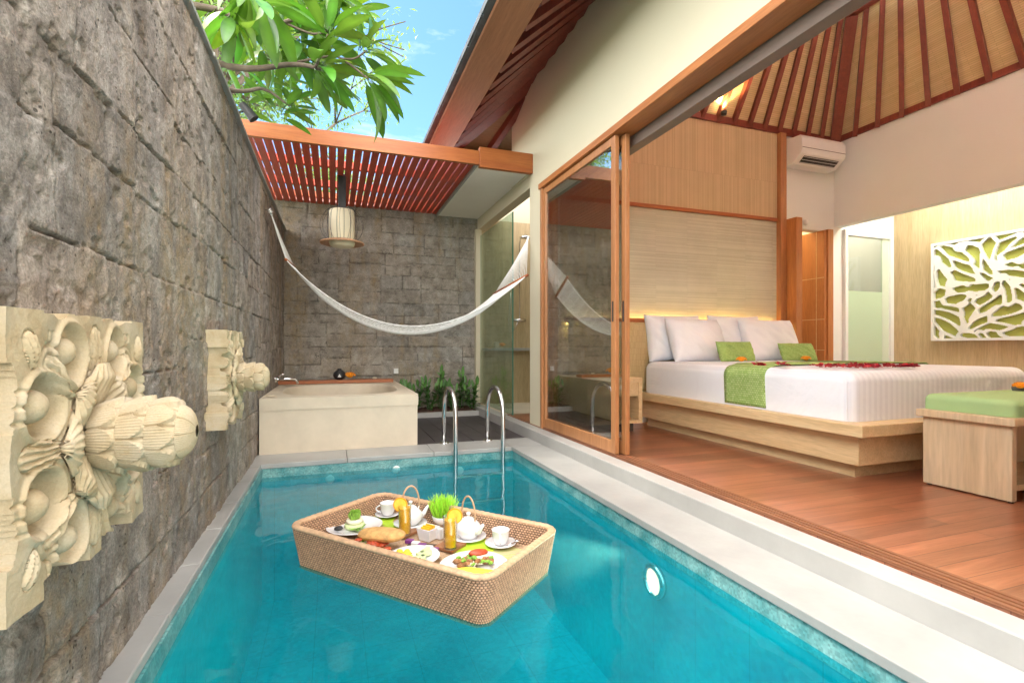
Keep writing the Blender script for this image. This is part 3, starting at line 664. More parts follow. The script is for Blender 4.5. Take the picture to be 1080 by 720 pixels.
# eaves
ev = MB().box(1.03, 1.055, -1.6, 5.97, 3.09, 3.17); ev.box(1.03, 1.30, -1.6, 5.97, 3.085, 3.10); ev.box(1.057, 7.5, 5.945, 5.97, 3.09, 3.17); ev.box(1.301, 7.5, 5.75, 5.97, 3.085, 3.10)
ev.build('fascia', 'fascia', vi)
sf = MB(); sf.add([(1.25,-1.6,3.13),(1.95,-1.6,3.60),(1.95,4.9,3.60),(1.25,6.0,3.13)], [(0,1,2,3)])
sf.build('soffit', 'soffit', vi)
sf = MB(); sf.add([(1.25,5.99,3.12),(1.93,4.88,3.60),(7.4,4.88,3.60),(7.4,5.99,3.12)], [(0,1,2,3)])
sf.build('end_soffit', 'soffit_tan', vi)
y = -1.4
while y < 5.95:
    s_ = max(-1.7, min(1.7, (y-2.6)*.62)); y2 = y-s_*.64
    if y2 < 4.9: MB().bar((1.29, y, 3.118), (1.945, y2, 3.565), .055, .07).build('eave_rafter', 'rafter', vi)
    y += .30
MB().bar((1.27, 5.95, 3.10), (1.96, 4.86, 3.565), .09, .11).build('hip_rafter', 'rafter', vi)
MB().bar((2.2, 5.9, 3.12), (2.2, 4.85, 3.58), .07, .08).build('eave_rafter', 'rafter', vi)
MB().bar((1.75, 5.9, 3.11), (1.97, 5.0, 3.50), .07, .08).build('eave_rafter', 'rafter', vi)
# roof skin in two pitches, with a thick tiled edge
rr_ = MB(); e0 = [(.99,-1.65,3.17),(7.55,-1.65,3.17),(7.55,6.02,3.17),(.99,6.02,3.17)]; e1 = [(1.9,-.4,3.74),(6.6,-.4,3.74),(6.6,4.95,3.74),(1.9,4.95,3.74)]
eb = [(p[0], p[1], 3.12) for p in e0]
rr_.add(e0+e1+[(4.0,2.6,6.4)], [(0,1,5,4),(1,2,6,5),(2,3,7,6),(3,0,4,7),(4,5,8),(5,6,8),(6,7,8),(7,4,8)])
ei = [(1.03,-1.6,3.12),(7.5,-1.6,3.12),(7.5,5.97,3.12),(1.03,5.97,3.12)]
rr_.add(eb+e0+ei, [(0,1,5,4),(1,2,6,5),(2,3,7,6),(3,0,4,7),(8,9,1,0),(9,10,2,1),(10,11,3,2),(11,8,0,3)])
# tile noses along the courtyard eave
yy = -1.6
while yy < 5.95:
    rr_.box(.975, 1.02, yy, yy+.19, 3.125+random.uniform(-.003,.003), 3.172); yy += .20
rr_.build('roof', 'roof', vi)
B(RX1+TK, 7.3, -.5, 5.0, 2.9, 2.96).build('alcove_roof', 'white', vi)
# timber ceiling inside
cm = [(RX0,RY0,RZ),(RX1,RY0,RZ),(RX1,RY1,RZ),(RX0,RY1,RZ)]; apx = tuple(AP)
MB().add([cm[2],cm[3],apx], [(0,1,2)]).build('ceiling_matting', 'ceilmat_y', vi); MB().add([cm[0],cm[1],apx], [(0,1,2)]).build('ceiling_matting', 'ceilmat_y', vi)
MB().add([cm[1],cm[2],apx], [(0,1,2)]).build('ceiling_matting', 'ceilmat_x', vi); MB().add([cm[3],cm[0],apx], [(0,1,2)]).build('ceiling_matting', 'ceilmat_x', vi)
def rafter(p, w_=.045, h_=.075, name='rafter', drop=.035):
    p = Vector(p); d = AP-p; n = Vector((0,0,-drop))
    MB().bar(p+n, p+d*.60+n, w_, h_).build(name, 'rafter', vi)
k = 0
while RX1-.225*k-.225 > RX0: 
    k += 1; rafter((RX1-.225*k, RY1, RZ)); rafter((RX1-.225*k, RY0, RZ))
k = 0
while RY1-.245*k-.3 > RY0:
    k += 1; rafter((RX1, RY1-.26*k, RZ)); rafter((RX0, RY1-.26*k, RZ))
for c in cm: rafter(c, .11, .11, 'hip_rafter', .05)
fr_ = .405; ring = [Vector(c).lerp(AP, fr_)+Vector((0,0,-.11)) for c in cm]
for i in range(4): MB().bar(ring[i], ring[(i+1)%4], .07, .10).build('collar_beam', 'rafter', vi)
rg = [Vector(c).lerp(AP, fr_+.03) for c in cm]
MB().add(rg, [(0,1,2,3)]).build('collar_shade_sheet', M_plain('apex_shade_dark', (.10,.03,.02), .7), vi)  # dark sheet standing in for the shade up inside the apex
pt = MB().box(RX0, RX1, RY1-.045, RY1+.001, RZ-.05, RZ+.02); pt.box(RX1-.03, RX1+.001, RY0, RY1-.046, RZ-.045, RZ+.02); pt.box(RX0-.001, RX0+.05, RY0, RY1-.046, RZ-.06, RZ+.02); pt.box(RX0, RX1, RY0-.001, RY0+.05, RZ-.06, RZ+.02)
pt.build('wall_plate', 'rafter', vi, bevel=.003)
# headboard wall cladding
HY_ = RY1
B(2.10, 4.86, HY_-.020, HY_, 2.285, RZ-.051).build('bamboo_panel', 'bamboo', vi)
B(2.10, 4.86, HY_-.014, HY_, 1.0, 2.245).build('grasscloth_panel', 'grasscloth', vi)
B(2.08, 4.865, HY_-.04, HY_-.002, 2.246, 2.284).build('batten', 'teak_x', vi, bevel=.002)
B(4.861, 4.95, HY_-.075, HY_-.001, 0, RZ-.052).build('post', 'teak', vi, bevel=.004)
B(4.952, 5.045, HY_-.20, HY_-.03, 0, 2.27).build('post', 'doorleaf', vi, bevel=.004)
# corridor door
dl = B(5.535, 5.57, 4.42, 4.86, .01, 2.19).build('corridor_door', 'doorleaf', vi, bevel=.003, label='orange timber corridor door standing open')
for z in (.75, 1.12, 1.62): B(5.532, 5.5355, 4.42, 4.86, z, z+.008).build('door_inlay', 'bedwood', dl)
B(5.532, 5.5352, 4.52, 4.528, .01, 2.19).build('door_inlay', 'bedwood', dl)
MB().tube([(5.535,4.80,1.0),(5.50,4.80,1.0),(5.50,4.80,1.12),(5.535,4.80,1.12)], .009, 8).build('handle', 'black', dl, smooth=True)
B(5.575, 5.66, 4.40, 4.499, 0, 2.2).build('door_frame', 'doorleaf', vi, bevel=.003)
B(5.06, 5.52, 5.3, 5.34, 0, 2.6).build('corridor_panel', 'bedwood', vi)
# frosted glass door in alcove
fd = MB(); fd.box(5.935, 5.985, 4.455, 4.52, 0, 2.24); fd.box(6.74, 6.80, 4.455, 4.52, 0, 2.24); fd.box(5.985, 6.74, 4.456, 4.519, 2.17, 2.24)
fd = fd.build('glass_door_frame', 'white', vi, bevel=.004)
B(5.985, 6.62, 4.485, 4.495, 0, 1.49).build('frosted_pane', 'pale_green', fd)
B(5.985, 6.62, 4.487, 4.493, 1.49, 2.17).build('clear_pane', 'glass_thin', fd)
B(6.62, 6.74, 4.48, 4.50, 0, 2.17).build('side_panel', M_plain('mint_side', (.62,.72,.60), .4, .02), fd)
B(5.9, 6.86, 5.35, 5.40, 0, 2.7).build('bathroom_wall', 'veneer', vi)

# shower room
sh = thing('shower_room', 'open shower room with tan walls, flat white canopy and clear glass screen', 'shower', (2.6, 6, 0))
B(1.36, 2.25, 4.89, BY+.24, 2.62, 2.74).build('canopy_roof', M_plain('warm_white_canopy', (.86,.84,.76), .8, .02), sh)
MB().box(1.94, 2.06, 4.882, BY-.001, 2.46, 2.619).build('lintel', 'cream', sh)
B(1.99, 3.4, BY, BY+.12, -.1, 2.619).build('shower_wall', 'tan_tile', sh); B(2.252, 3.4, BY+.001, BY+.119, 2.6195, 3.08).build('upper_wall', 'cream', sh)
B(3.28, 3.4, 4.89, BY-.001, -.1, 3.08).build('side_wall', 'tan_tile', sh)
B(2.061, 3.279, 4.6205, 4.888, -.1, 2.619).build('divider_wall', 'tan_tile', sh)
B(1.90, 1.985, BY-.06, BY+.2, -.006, 2.46).build('end_post', 'cream', sh)
B(2.0, 3.27, BY-.14, BY-.001, .735, .775).build('ledge', 'marble', sh, bevel=.003)
B(1.925, 3.28, 4.89, BY, -.25, -.03).build('shower_floor', 'bath', sh)
gs = B(1.955, 1.965, 5.50, 6.86, 0.0, 2.36).build('glass_screen', 'glass_shower', sh)
B(1.953, 1.967, 5.492, 5.4995, 0.0, 2.36).build('glass_edge', M_plain('green_glass_edge', (.05,.16,.11), .2, .05, 5, 0), gs)
sm = thing('shower_mixer', 'chrome shower riser with mixer valve and hose on the tan shower wall', 'shower fitting', (2.56, BY, .9))
q = PY(548, 337, BY-.05)
MB().tube([(q.x,BY-.05,1.19),(q.x,BY-.05,2.30),(q.x,BY-.08,2.36),(q.x,BY-.25,2.38),(q.x,BY-.30,2.35)], .009, 8).build('riser', 'chrome', sm, smooth=True)
MB().tube([(q.x-.09,BY-.05,1.18),(q.x+.09,BY-.05,1.18)], .022, 12).build('valve', 'chrome', sm, smooth=True)
MB().lathe([(0,.0),(.09,.0),(.09,-.01),(.015,-.02)][::-1], (q.x, BY-.30, 2.34), 20).build('shower_head', 'chrome', sm, smooth=True)
MB().lathe([(0,.012),(.045,.01),(.05,0)], (q.x-.12, BY-.07, 1.75), 14).build('hand_shower', 'chrome', sm, smooth=True)
MB().tube([(q.x-.02,BY-.05,1.17)]+[(q.x-.02-.10*sin(pi*t/10)-.1*t/10, BY-.07, 1.17-.42*sin(pi*t/10)+.58*t/10) for t in range(1, 11)], .006, 6).build('hose', 'chrome', sm, smooth=True)
q = PY(530, 362, BY-.1); marigold('marigold', (q.x, BY-.09, .80), .045, 'orange flowers standing on the shower ledge')
tag(B(q.x-.12, q.x-.06, BY-.12, BY-.06, .776, .86).build('soap_bottle', 'bath', bevel=.008), 'small pale bottle on the shower ledge beside the orange flowers', 'bottle')

# ------------------------------------------------------------------ pergola
pg = thing('pergola', 'red slatted timber pergola over the bathtub', 'pergola', (.4, 5.8, 2.6))
BYF = 4.80
MB().box(-1.3, 1.36, BYF, BYF+.045, 2.60, 2.735).build('front_beam', 'teak_x', pg, bevel=.003)
MB().box(1.362, 1.93, BYF-.004, BYF+.05, 2.575, 2.775).build('front_beam', 'teak_x', pg, bevel=.003)
MB().box(-1.3, 1.36, 6.86, 6.94, BT+.001, BT+.07).build('rear_rail', 'teak_x', pg)
for yb_ in (5.55, 6.25): MB().box(-.9, 1.355, yb_, yb_+.06, 2.665, 2.735).build('cross_beam', 'slat', pg)
x = -.98
while x < 1.33:
    B(x, x+.0645, BYF+.046, 6.94, 2.635, 2.66).build('slat', 'slat', pg); x += .078
B(1.338, 1.359, BYF+.051, 6.94, 2.60, 2.70).build('edge_trim', 'paving', pg)
B(-.8, 1.36, 6.90, 6.935, BT-.045, BT-.0).build('wall_trim', M_plain('pale_pink_trim', (.62,.42,.36), .6, .08), pg)
# pendant lamp
LX, LY = .085, 5.75
lp = thing('pendant_lamp', 'cream paper lantern in a wire cage with a rattan brim, hanging under the pergola', 'lamp', (LX, LY, 1.86))
B(LX-.04, LX+.04, LY-.04, LY+.04, 2.28, 2.655).build('hanger', 'black', lp, bevel=.004)
MB().lathe([(.0, 2.27), (.12, 2.27), (.133, 2.255), (.135, 1.92), (.125, 1.885), (.11, 1.875), (.0, 1.875)], (LX, LY, 0), 32).build('shade', M_plain('cream_lantern_paper', (.80,.74,.54), .7, .05, 6, .05), lp, smooth=True, angle=50)
MB().lathe([(.135,1.925),(.225,1.905),(.23,1.915),(.225,1.925),(.137,1.95)], (LX, LY, 0), 36).build('brim', 'rattan', lp, smooth=True)
cg = MB()
for k in range(26):
    a = 2*pi*k/26; pts = []
    for t in np.linspace(0, 1, 14):
        rr2 = .13+.095*sin(pi*t)**.7 if k % 2 else .135+.02*sin(pi*t); z = 1.93+.35*t; pts.append((LX+rr2*cos(a), LY+rr2*sin(a), z))
    cg.tube(pts, .0016 if k % 2 else .0022, 4)
cg.build('wire_cage', 'black', lp)

# ------------------------------------------------------------------ hammock
hm = thing('hammock', 'white net hammock with red spreader bars slung from the stone wall to the villa post', 'hammock', (.8, 5.1, .95))
hL = PX(285, 223, WX+.03); hR = PX(557, 251, 1.915)
LA, LB_ = PX(303, 274, -.430), PX(311, 282, -.40); LA = Vector((-.427, 5.22, 1.62)); LB_ = Vector((-.395, 5.78, 1.64))
RA, RB = Vector((1.73, 4.48, 1.47)), Vector((1.595, 5.02, 1.355))
def net(u, v):
    a = LA.lerp(RA, u); b = LB_.lerp(RB, u); p = a.lerp(b, v); s4 = 4*u*(1-u)
    cxn = 4*v*(1-v); narrow = 1-.18*s4; m = a.lerp(b, .5); p = m+(p-m)*narrow
    p.z -= .545*s4**.97+.05*cxn*min(1, s4*2); return p
nb = MB(); NV = 30
for j in range(NV+1):
    v = j/NV; pts = []
    for i in range(61):
        u = i/60; z_ = ((i+j) % 2)*.5/NV*.9 if 0 < i < 60 else 0
        pts.append(net(u, min(1, max(0, v+z_-.2/NV))))
    nb.tube(pts, .0024 if 0 < j < NV else .0055, 4)
for i in range(1, 60):
    if i % 2: nb.tube([net(i/60+.008*(k % 2), k/16) for k in range(17)], .0016, 4)
nb.build('net', 'rope', hm)
for A_, B_, nm in ((LA, LB_, 0), (RA, RB, 1)):
    e = (B_-A_).normalized()*.03; MB().tube([A_-e, B_+e], .0135, 10).build('spreader_bar', MT['teak_x'], hm, smooth=True)
for A_, B_, hk in ((LA, LB_, hL), (RA, RB, hR)):
    c = MB()
    for k in range(17):
        p = A_.lerp(B_, k/16); m = p.lerp(hk, .5)+Vector((0,0,-.015)); c.tube([p, m, hk], .0026, 4)
    for k in range(6): c.blob(tuple(hk.lerp((A_+B_)/2, .012*k)), .014-.001*k, 5)
    c.build('cords', 'rope', hm)
MB().tube([hL+Vector((.01*cos(a)*2.2-.0, 0, .022*sin(a))) for a in np.linspace(0, 2*pi, 13)], .004, 6).build('ring', 'chrome', hm)
tag(MB().tube([(WX-.03, hL.y, hL.z+.01), (WX+.02, hL.y, hL.z+.01), (WX+.035, hL.y, hL.z+.03)], .006, 8).build('wall_hook', 'chrome', smooth=True), 'small steel hook in the stone wall holding the hammock', 'hook')
tag(MB().tube([(1.93, hR.y, hR.z+.01), (1.905, hR.y, hR.z+.01), (1.90, hR.y, hR.z+.03)], .006, 8).build('wall_hook', 'chrome', smooth=True), 'small steel hook on the cream villa post holding the hammock', 'hook')

# ------------------------------------------------------------------ carved reliefs
def relief(yc, zc, W=.60, Hh=.525, T=.10, LN=.190, label=''):
    root = thing('stone_relief', label, 'wall carving', (WX, yc, zc-Hh/2), 'carved sandstone reliefs on the stone wall')
    nu, nv = 240, 200; a = np.linspace(-1, 1, nu); b_ = np.linspace(-1, 1, nv); A, Bv = np.meshgrid(a, b_)
    X_ = A*W/2; Z_ = Bv*Hh/2
    h = np.full(A.shape, .0)
    ax, az = np.abs(X_), np.abs(Z_); rad = np.sqrt(X_**2+Z_**2)
    h += .003*np.cos(ax*38+az*21)
    def cup(cx, cz, r, ecc, ang):
        """hollow shell with a stone ball lying in it and a raised lip on one side"""
        nonlocal h
        c, s_ = cos(ang), sin(ang); u = (X_-cx)*c+(Z_-cz)*s_; v = -(X_-cx)*s_+(Z_-cz)*c
        d = np.sqrt(((u+.25*r)/ecc)**2+v**2)
        h -= .036*sstep(r*1.75, r*1.45, d)*(1-.55*sstep(-r*1.2, r*1.6, u))
        h += .007*np.exp(-((d-r*1.95)/(r*.17))**2)
        h += .004*np.exp(-((d-r*2.45)/(r*.12))**2)*sstep(.2, -.4, u/r)
        b_ = np.sqrt((X_-cx)**2+(Z_-cz)**2)
        h = np.where(b_ < r, np.maximum(h, -.022+1.05*np.sqrt(np.maximum(r*r-b_*b_, 0))), h)
    def leaf(cx, cz, L_, wd, ang, n):
        nonlocal h
        c, s_ = cos(ang), sin(ang); u = ((X_-cx)*c+(Z_-cz)*s_)/L_; v = (-(X_-cx)*s_+(Z_-cz)*c)/wd
        e = 1-(((u-.5)*2)**2+v**2*(1+.8*(1-u))); m = sstep(0, .10, e)
        h += m*(.006*np.clip(e, 0, 1)+.0028*np.cos((v/(.35+.65*np.clip(u, 0, 1)))*pi*n)); h -= .009*np.exp(-(e/.06)**2)*(np.abs(u-.5) < .7)
    for sx in (-1, 1):
        for sz in (-1, 1):
            cup(sx*.100, sz*.178, .0285, 1.15, atan2(sz*1.0, sx*.2)); cup(sx*.208, sz*.085, .031, 1.15, atan2(sz*.25, sx*1))
            leaf(sx*.100, sz*.092, .115, .030, atan2(sz*1, sx*1.15), 4)
            leaf(sx*.232, sz*.150, .065, .022, atan2(sz*1, sx*.2), 3)
            d = np.sqrt(((X_-sx*.170)/.75)**2+(Z_-sz*.205)**2); h -= .012*np.exp(-((d-.016)/.0035)**2)*(Z_*sz < .215)
            an_ = np.arctan2((Z_-sz*.155)*sz, (X_-sx*.17)*sx); d = np.sqrt((X_-sx*.17)**2+(Z_-sz*.155)**2)
            h -= .008*np.exp(-((d-.040+.003*an_)/.004)**2)*(an_ > -1.2)
    for s_ in (-1, 1):
        leaf(0, s_*.125, .105, .034, s_*pi/2, 4); leaf(s_*.14, 0, .125, .030, 0 if s_ > 0 else pi, 4)
    # tool-cut bars on the outer ends
    for zz_ in (-.115, -.09, -.065, .065, .09, .115): h -= .005*np.exp(-((Z_-zz_)/.0038)**4)*sstep(W/2-.040, W/2-.032, ax)
    h = np.clip(h, -.045, .03)+.0035*fbm(X_*22+yc, Z_*22, 4)+.0016*fbm(X_*120, Z_*120, 2)
    # outline: notches between corner blocks
    ol = np.ones(A.shape, bool)
    wave = .010*np.cos(X_*44)+.005*np.cos(X_*95)
    ol &= ~((az > Hh/2-np.where(Z_ > 0, .004, .034)-wave*np.where(Z_ > 0, .5, 1.6)) & (ax > .03) & (ax < .20))
    wave = .006*np.cos(Z_*50)
    ol &= ~((ax > W/2-.010-wave) & (az > .05) & (az < .16))
    front = np.stack([WX+T+h, yc+X_, zc+Z_], -1); back = front.copy(); back[..., 0] = WX-.04
    idx = np.arange(nu*nv).reshape(nv, nu); cell = ol[:-1, :-1] & ol[1:, :-1] & ol[:-1, 1:] & ol[1:, 1:]
    fs = []
    n0 = nu*nv; vs_ = np.concatenate([front.reshape(-1, 3), back.reshape(-1, 3)])
    jj, ii = np.where(cell)
    for j, i in zip(jj, ii): fs.append((idx[j,i], idx[j,i+1], idx[j+1,i+1], idx[j+1,i]))
    cp = np.pad(cell, 1)
    for j, i in zip(jj, ii):
        if not cp[j, i+1]: fs.append((idx[j,i], idx[j,i]+n0, idx[j,i+1]+n0, idx[j,i+1]))
        if not cp[j+2, i+1]: fs.append((idx[j+1,i+1], idx[j+1,i+1]+n0, idx[j+1,i]+n0, idx[j+1,i]))
        if not cp[j+1, i]: fs.append((idx[j+1,i], idx[j+1,i]+n0, idx[j,i]+n0, idx[j,i]))
        if not cp[j+1, i+2]: fs.append((idx[j,i+1], idx[j,i+1]+n0, idx[j+1,i+1]+n0, idx[j+1,i+1]))
    o = MB(); o.v = [tuple(v) for v in vs_]; o.f = [tuple(int(q_) for q_ in f) for f in fs]; o.c = [(1,1,1)]*len(o.v)
    o.build('carved_slab', 'sand', root, smooth=True, recalc=False, angle=60)
    # collar of broad petals
    for k in range(8):
        an = k*pi/4+pi/8*0; big = 1.0 if k % 2 == 0 else .88; pm = MB()
        def f(u, v, an=an, big=big):
            r_ = .035+.118*big*v; wdt = (.020+.046*sin(pi*min(1, v*.8+.12)))*(1-.55*max(0, v-.8)/.2*(abs(u-.5)*2)**2)
            t = (u-.5)*2; off = t*wdt
            lift = -.003+.046*v**1.5-.022*max(0, v-.75)*4-.014*t*t+.0032*cos(t*pi*7)*sin(pi*v)
            y_ = r_*cos(an)-off*sin(an); z_ = r_*sin(an)+off*cos(an)
            return (WX+T+.004+lift, yc+y_, zc+z_)
        pm.grid(41, 20, f); pt_ = pm.build('collar_petal', 'sand', root, smooth=True)
        md = pt_.modifiers.new('s', 'SOLIDIFY'); md.thickness = .026; md.offset = -1
    # lotus bud: rings of overlapping ribbed petals
    nb_ = 9
    def bud(u, v):
        a_ = u*2*pi; x_ = v*LN
        base = .071*(1-.12*max(0, .25-v)*4*.6)*sqrt(max(0, 1-(max(0, v-.55)/.455)**2.4))
        row = min(3, int(v*3.6)); vf = v*3.6-row; ph = (u*nb_+(.5 if row % 2 else 0)) % 1; t = (ph-.5)*2
        tip = 1-.55*abs(t)**2.4                      # scalloped end of each petal
        ov = .0105*(vf/tip)**.8 if vf < tip else -.001
        rib = .0011*cos(t*pi*9)*(1 if vf < tip else 0); gap = -.008*max(0, abs(t)-.86)/.14
        r_ = max(.0005, base+(ov+rib+gap)*(min(1, base/.05)))
        return (WX+T+.008+x_, yc+r_*cos(a_), zc+r_*sin(a_))
    MB().grid(288, 150, bud, closeu=True).build('lotus_bud', 'sand', root, smooth=True, recalc=False)
    return root
relief(1.29, .612, W=.59, Hh=.50, T=.105, LN=.180, label='carved sandstone relief nearest the pool foreground, with a large projecting lotus bud')
relief(3.07, .632, W=.46, Hh=.50, T=.075, LN=.165, label='smaller-looking carved sandstone relief farther along the wall, near the bathtub')

# ------------------------------------------------------------------ bed and bedroom furniture
bd_ = thing('bed', 'wide oak platform bed with white striped linen and a woven headboard', 'bed', (3.8, 3.2, 0))
B(2.87, 4.95, 2.055, 4.36, .268, .34).build('platform_top', 'bedwood', bd_, bevel=.006)
B(2.945, 4.88, 2.13, 4.36, .085, .267).build('side_board', 'bedwood', bd_, bevel=.003)
B(3.01, 4.82, 2.20, 4.36, .0, .084).build('plinth', 'bedwood', bd_)
def rbox(x0, x1, y0, y1, z0, z1, r, n=10, puff=0, seg=24):
    """box with rounded vertical edges and top"""
    cx, cy = (x0+x1)/2, (y0+y1)/2; hx, hy = (x1-x0)/2, (y1-y0)/2; b = MB()
    rc = r*1.1
    prof = [(0, z0), (0, z0+(z1-z0-r)*.5)]+[(r*(1-cos(a)), z1-r+r*sin(a)) for a in np.linspace(0, pi/2, n)]+[(r+(min(hx,hy)-r)*t, z1+puff*t*(2-t)) for t in (.05,.15,.35,.6,.85,.999)]
    def per(ins):
        w_, h_ = hx-ins, hy-ins; q = max(.001, min(rc-ins*.8, w_, h_)) if ins < rc else .001; pts = []
        for (sx, sy, a0) in ((1,1,0), (-1,1,pi/2), (-1,-1,pi), (1,-1,3*pi/2)):
            for k in range(seg//4+1):
                a = a0+pi/2*k/(seg//4); pts.append((cx+sx*(w_-q)+q*cos(a), cy+sy*(h_-q)+q*sin(a)))
        return pts
    vs = []; m = len(per(0))
    for ins, z in prof: vs += [(x, y, z) for x, y in per(ins)]
    fs = [(i*m+k, i*m+(k+1)%m, (i+1)*m+(k+1)%m, (i+1)*m+k) for i in range(len(prof)-1) for k in range(m)]+[tuple((len(prof)-1)*m+k for k in range(m))]
    b.add(vs, fs); return b
MX0, MX1, MY0, MY1, MZ = 2.935, 4.76, 2.17, 4.33, .648
rbox(MX0, MX1, MY0, MY1, .341, MZ, .075, puff=.012).build('mattress', 'sheet', bd_, smooth=True)
MB().tube([(MX0+.012, MY0+.035, .36+t*.022) for t in range(11)]+[(MX0+.05, MY0+.05, .62)], .0035, 5).build('sheet_seam', 'pillow', bd_)
# runner that follows the mattress
def runner(u, v):
    y_ = 2.80+.40*v+.015*sin(u*9)
    L1 = .295; Lx = MX1-MX0+.01; tot = L1*2+Lx-.06; s_ = u*tot; r_ = .08
    if s_ < L1-r_: x_, z_ = MX0-.006, .346+s_
    elif s_ < L1-r_+pi/2*r_:
        a = (s_-(L1-r_))/r_; x_, z_ = MX0-.006+r_*(1-cos(a)), .346+L1-r_+r_*sin(a)
    elif s_ < tot-(L1-r_+pi/2*r_):
        x_ = MX0-.006+r_+(s_-(L1-r_+pi/2*r_)); z_ = .346+L1+.012*sin(pi*min(1, max(0, (x_-MX0)/Lx)))+.013
        k = min(1, (s_-(L1-r_+pi/2*r_))/.06); z_ = (.346+L1)*(1-k)+z_*k
    else: x_ = MX1+.006; z_ = max(.346, .64-(s_-(tot-(L1-r_+pi/2*r_))))
    return (min(x_, MX1+.006), y_, z_+.009)
rn = MB().grid(90, 12, runner).build('bed_runner', 'green_fab', smooth=True); md = rn.modifiers.new('s', 'SOLIDIFY'); md.thickness = .006
tag(rn, 'green patterned bed runner draped across the white bed', 'bed runner')
# headboard
hb = thing('headboard', 'long woven headboard with a timber top rail behind the bed', 'headboard', (3.5, 4.4, 0))
def hbf(u, v):
    x_ = 2.12+u*2.72; z_ = .35+v*.685
    return (x_, 4.405-.05*sin(pi*(v*.95))+.012*sin(v*5), z_)
o = MB().grid(30, 24, hbf).build('woven_panel', 'headboard', hb, smooth=True); md = o.modifiers.new('s', 'SOLIDIFY'); md.thickness = .03; md.offset = 1
B(2.10, 4.858, 4.365, 4.425, 1.035, 1.085).build('top_rail', 'teak_x', hb, bevel=.004)
tag(B(2.15, 4.82, 4.447, 4.462, 1.012, 1.030).build('light_strip', M_emit('warm_led', (1.0,.66,.18), 6.0)), 'warm lit strip light hidden behind the headboard rail', 'strip light')
def pillow(name, c, w_, h_, t, lean, yaw=0, mt='pillow', label='', group=None, cat='pillow', sag=.0, seed=0):
    b = MB(); n = 34; rr = random.Random(seed); ph = rr.uniform(0, 6)
    def side(sg):
        def f(u, v):
            a, d = (u-.5)*2, (v-.5)*2; k = (1-abs(a)**3.2)**.55*(1-abs(d)**3.2)**.55
            pin = 1-.045*(1-abs(d)**2)*abs(a)**6; pin2 = 1-.07*(1-abs(a)**2)*abs(d)**6
            wr = .012*sin(a*7+ph+d*3)*sin(d*6+ph)*k+.006*sin(a*17+d*11+ph)*k
            return (a*w_/2*pin, sg*(t/2*k+wr*.7*(k > 0)), d*h_/2*pin2+h_/2-sag*(1-a*a)*(v)*.3)
        return f
    b.grid(n, n, side(1)); b.grid(n, n, side(-1))
    o = b.build(name, mt, smooth=True); me = o.data
    import bmesh
    bm = bmesh.new(); bm.from_mesh(me); bmesh.ops.remove_doubles(bm, verts=bm.verts, dist=.0006); bmesh.ops.recalc_face_normals(bm, faces=bm.faces); bm.to_mesh(me); bm.free()
    o.rotation_euler = (-lean, 0, yaw); o.location = c
    return tag(o, label, cat, group)
G = 'white pillows leaning on the headboard'
ZP = MZ-.005
pillow('pillow', (3.30, 4.26, ZP), .68, .49, .22, .20, 0, label='white pillow leaning on the headboard at the end by the nightstand', group=G, seed=1)
pillow('pillow', (3.42, 4.03, ZP), .68, .46, .22, .36, .05, label='white pillow in front, behind the nearer green cushion', group=G, seed=2)
pillow('pillow', (4.10, 4.26, ZP), .70, .50, .22, .20, 0, label='white pillow at the back in the middle of the headboard', group=G, seed=3)
pillow('pillow', (4.36, 4.03, ZP), .70, .47, .22, .36, -.05, label='white pillow at the far side of the bed, behind the far green cushion', group=G, seed=4)
GC = 'green cushions on the bed'
pillow('cushion', (3.63, 3.78, ZP), .44, .215, .11, .35, .04, 'green_cush', 'green dotted cushion on the near half of the bed', GC, 'cushion', seed=5)
pillow('cushion', (4.42, 3.78, ZP), .44, .205, .11, .42, -.04, 'green_cush', 'green dotted cushion on the far half of the bed', GC, 'cushion', seed=6)
marigold('marigold', tuple(P(782, 384, MZ+.012)+Vector((0,0,.02))), .036, 'orange marigold beside the nearer green cushion', 'marigolds on the bed')
marigold('marigold', tuple(P(850, 382.5, MZ+.012)+Vector((0,0,.02))), .036, 'orange marigold beside the far green cushion', 'marigolds on the bed')
pe = MB()
def petal(x_, y_, z_, s_=.02):
    a = random.uniform(0, 6.28); d = Vector((cos(a), sin(a), random.uniform(0,.5))); leafblade(pe, (x_,y_,z_), d, (0,0,1), s_*1.4, s_, random.uniform(-.6,.3), .3, 3)
for k in range(230):
    t = random.random(); q_ = P(868+92*t+random.gauss(0,1.5), 386.7+random.gauss(0,.5), MZ+.012); petal(q_.x, max(2.26, q_.y+random.gauss(0,.06)), MZ+.012+random.uniform(0,.006), random.uniform(.018,.028))
for k in range(40):
    t = random.random(); q_ = P(965+30*t, 388, MZ+.012); petal(q_.x, max(2.26, q_.y), MZ+.014, random.uniform(.02,.03))
for cx_, cy_ in ((802, 385), (826, 384.5)):
    for k in range(10): q_ = P(cx_, cy_+1.5, MZ+.012); petal(q_.x+random.gauss(0,.02), q_.y+random.gauss(0,.02), MZ+.02, .03)
tag(pe.build('rose_petals', 'petal', recalc=False), 'scattered crimson rose petals lying across the foot of the white bed', 'petals', kind='stuff')
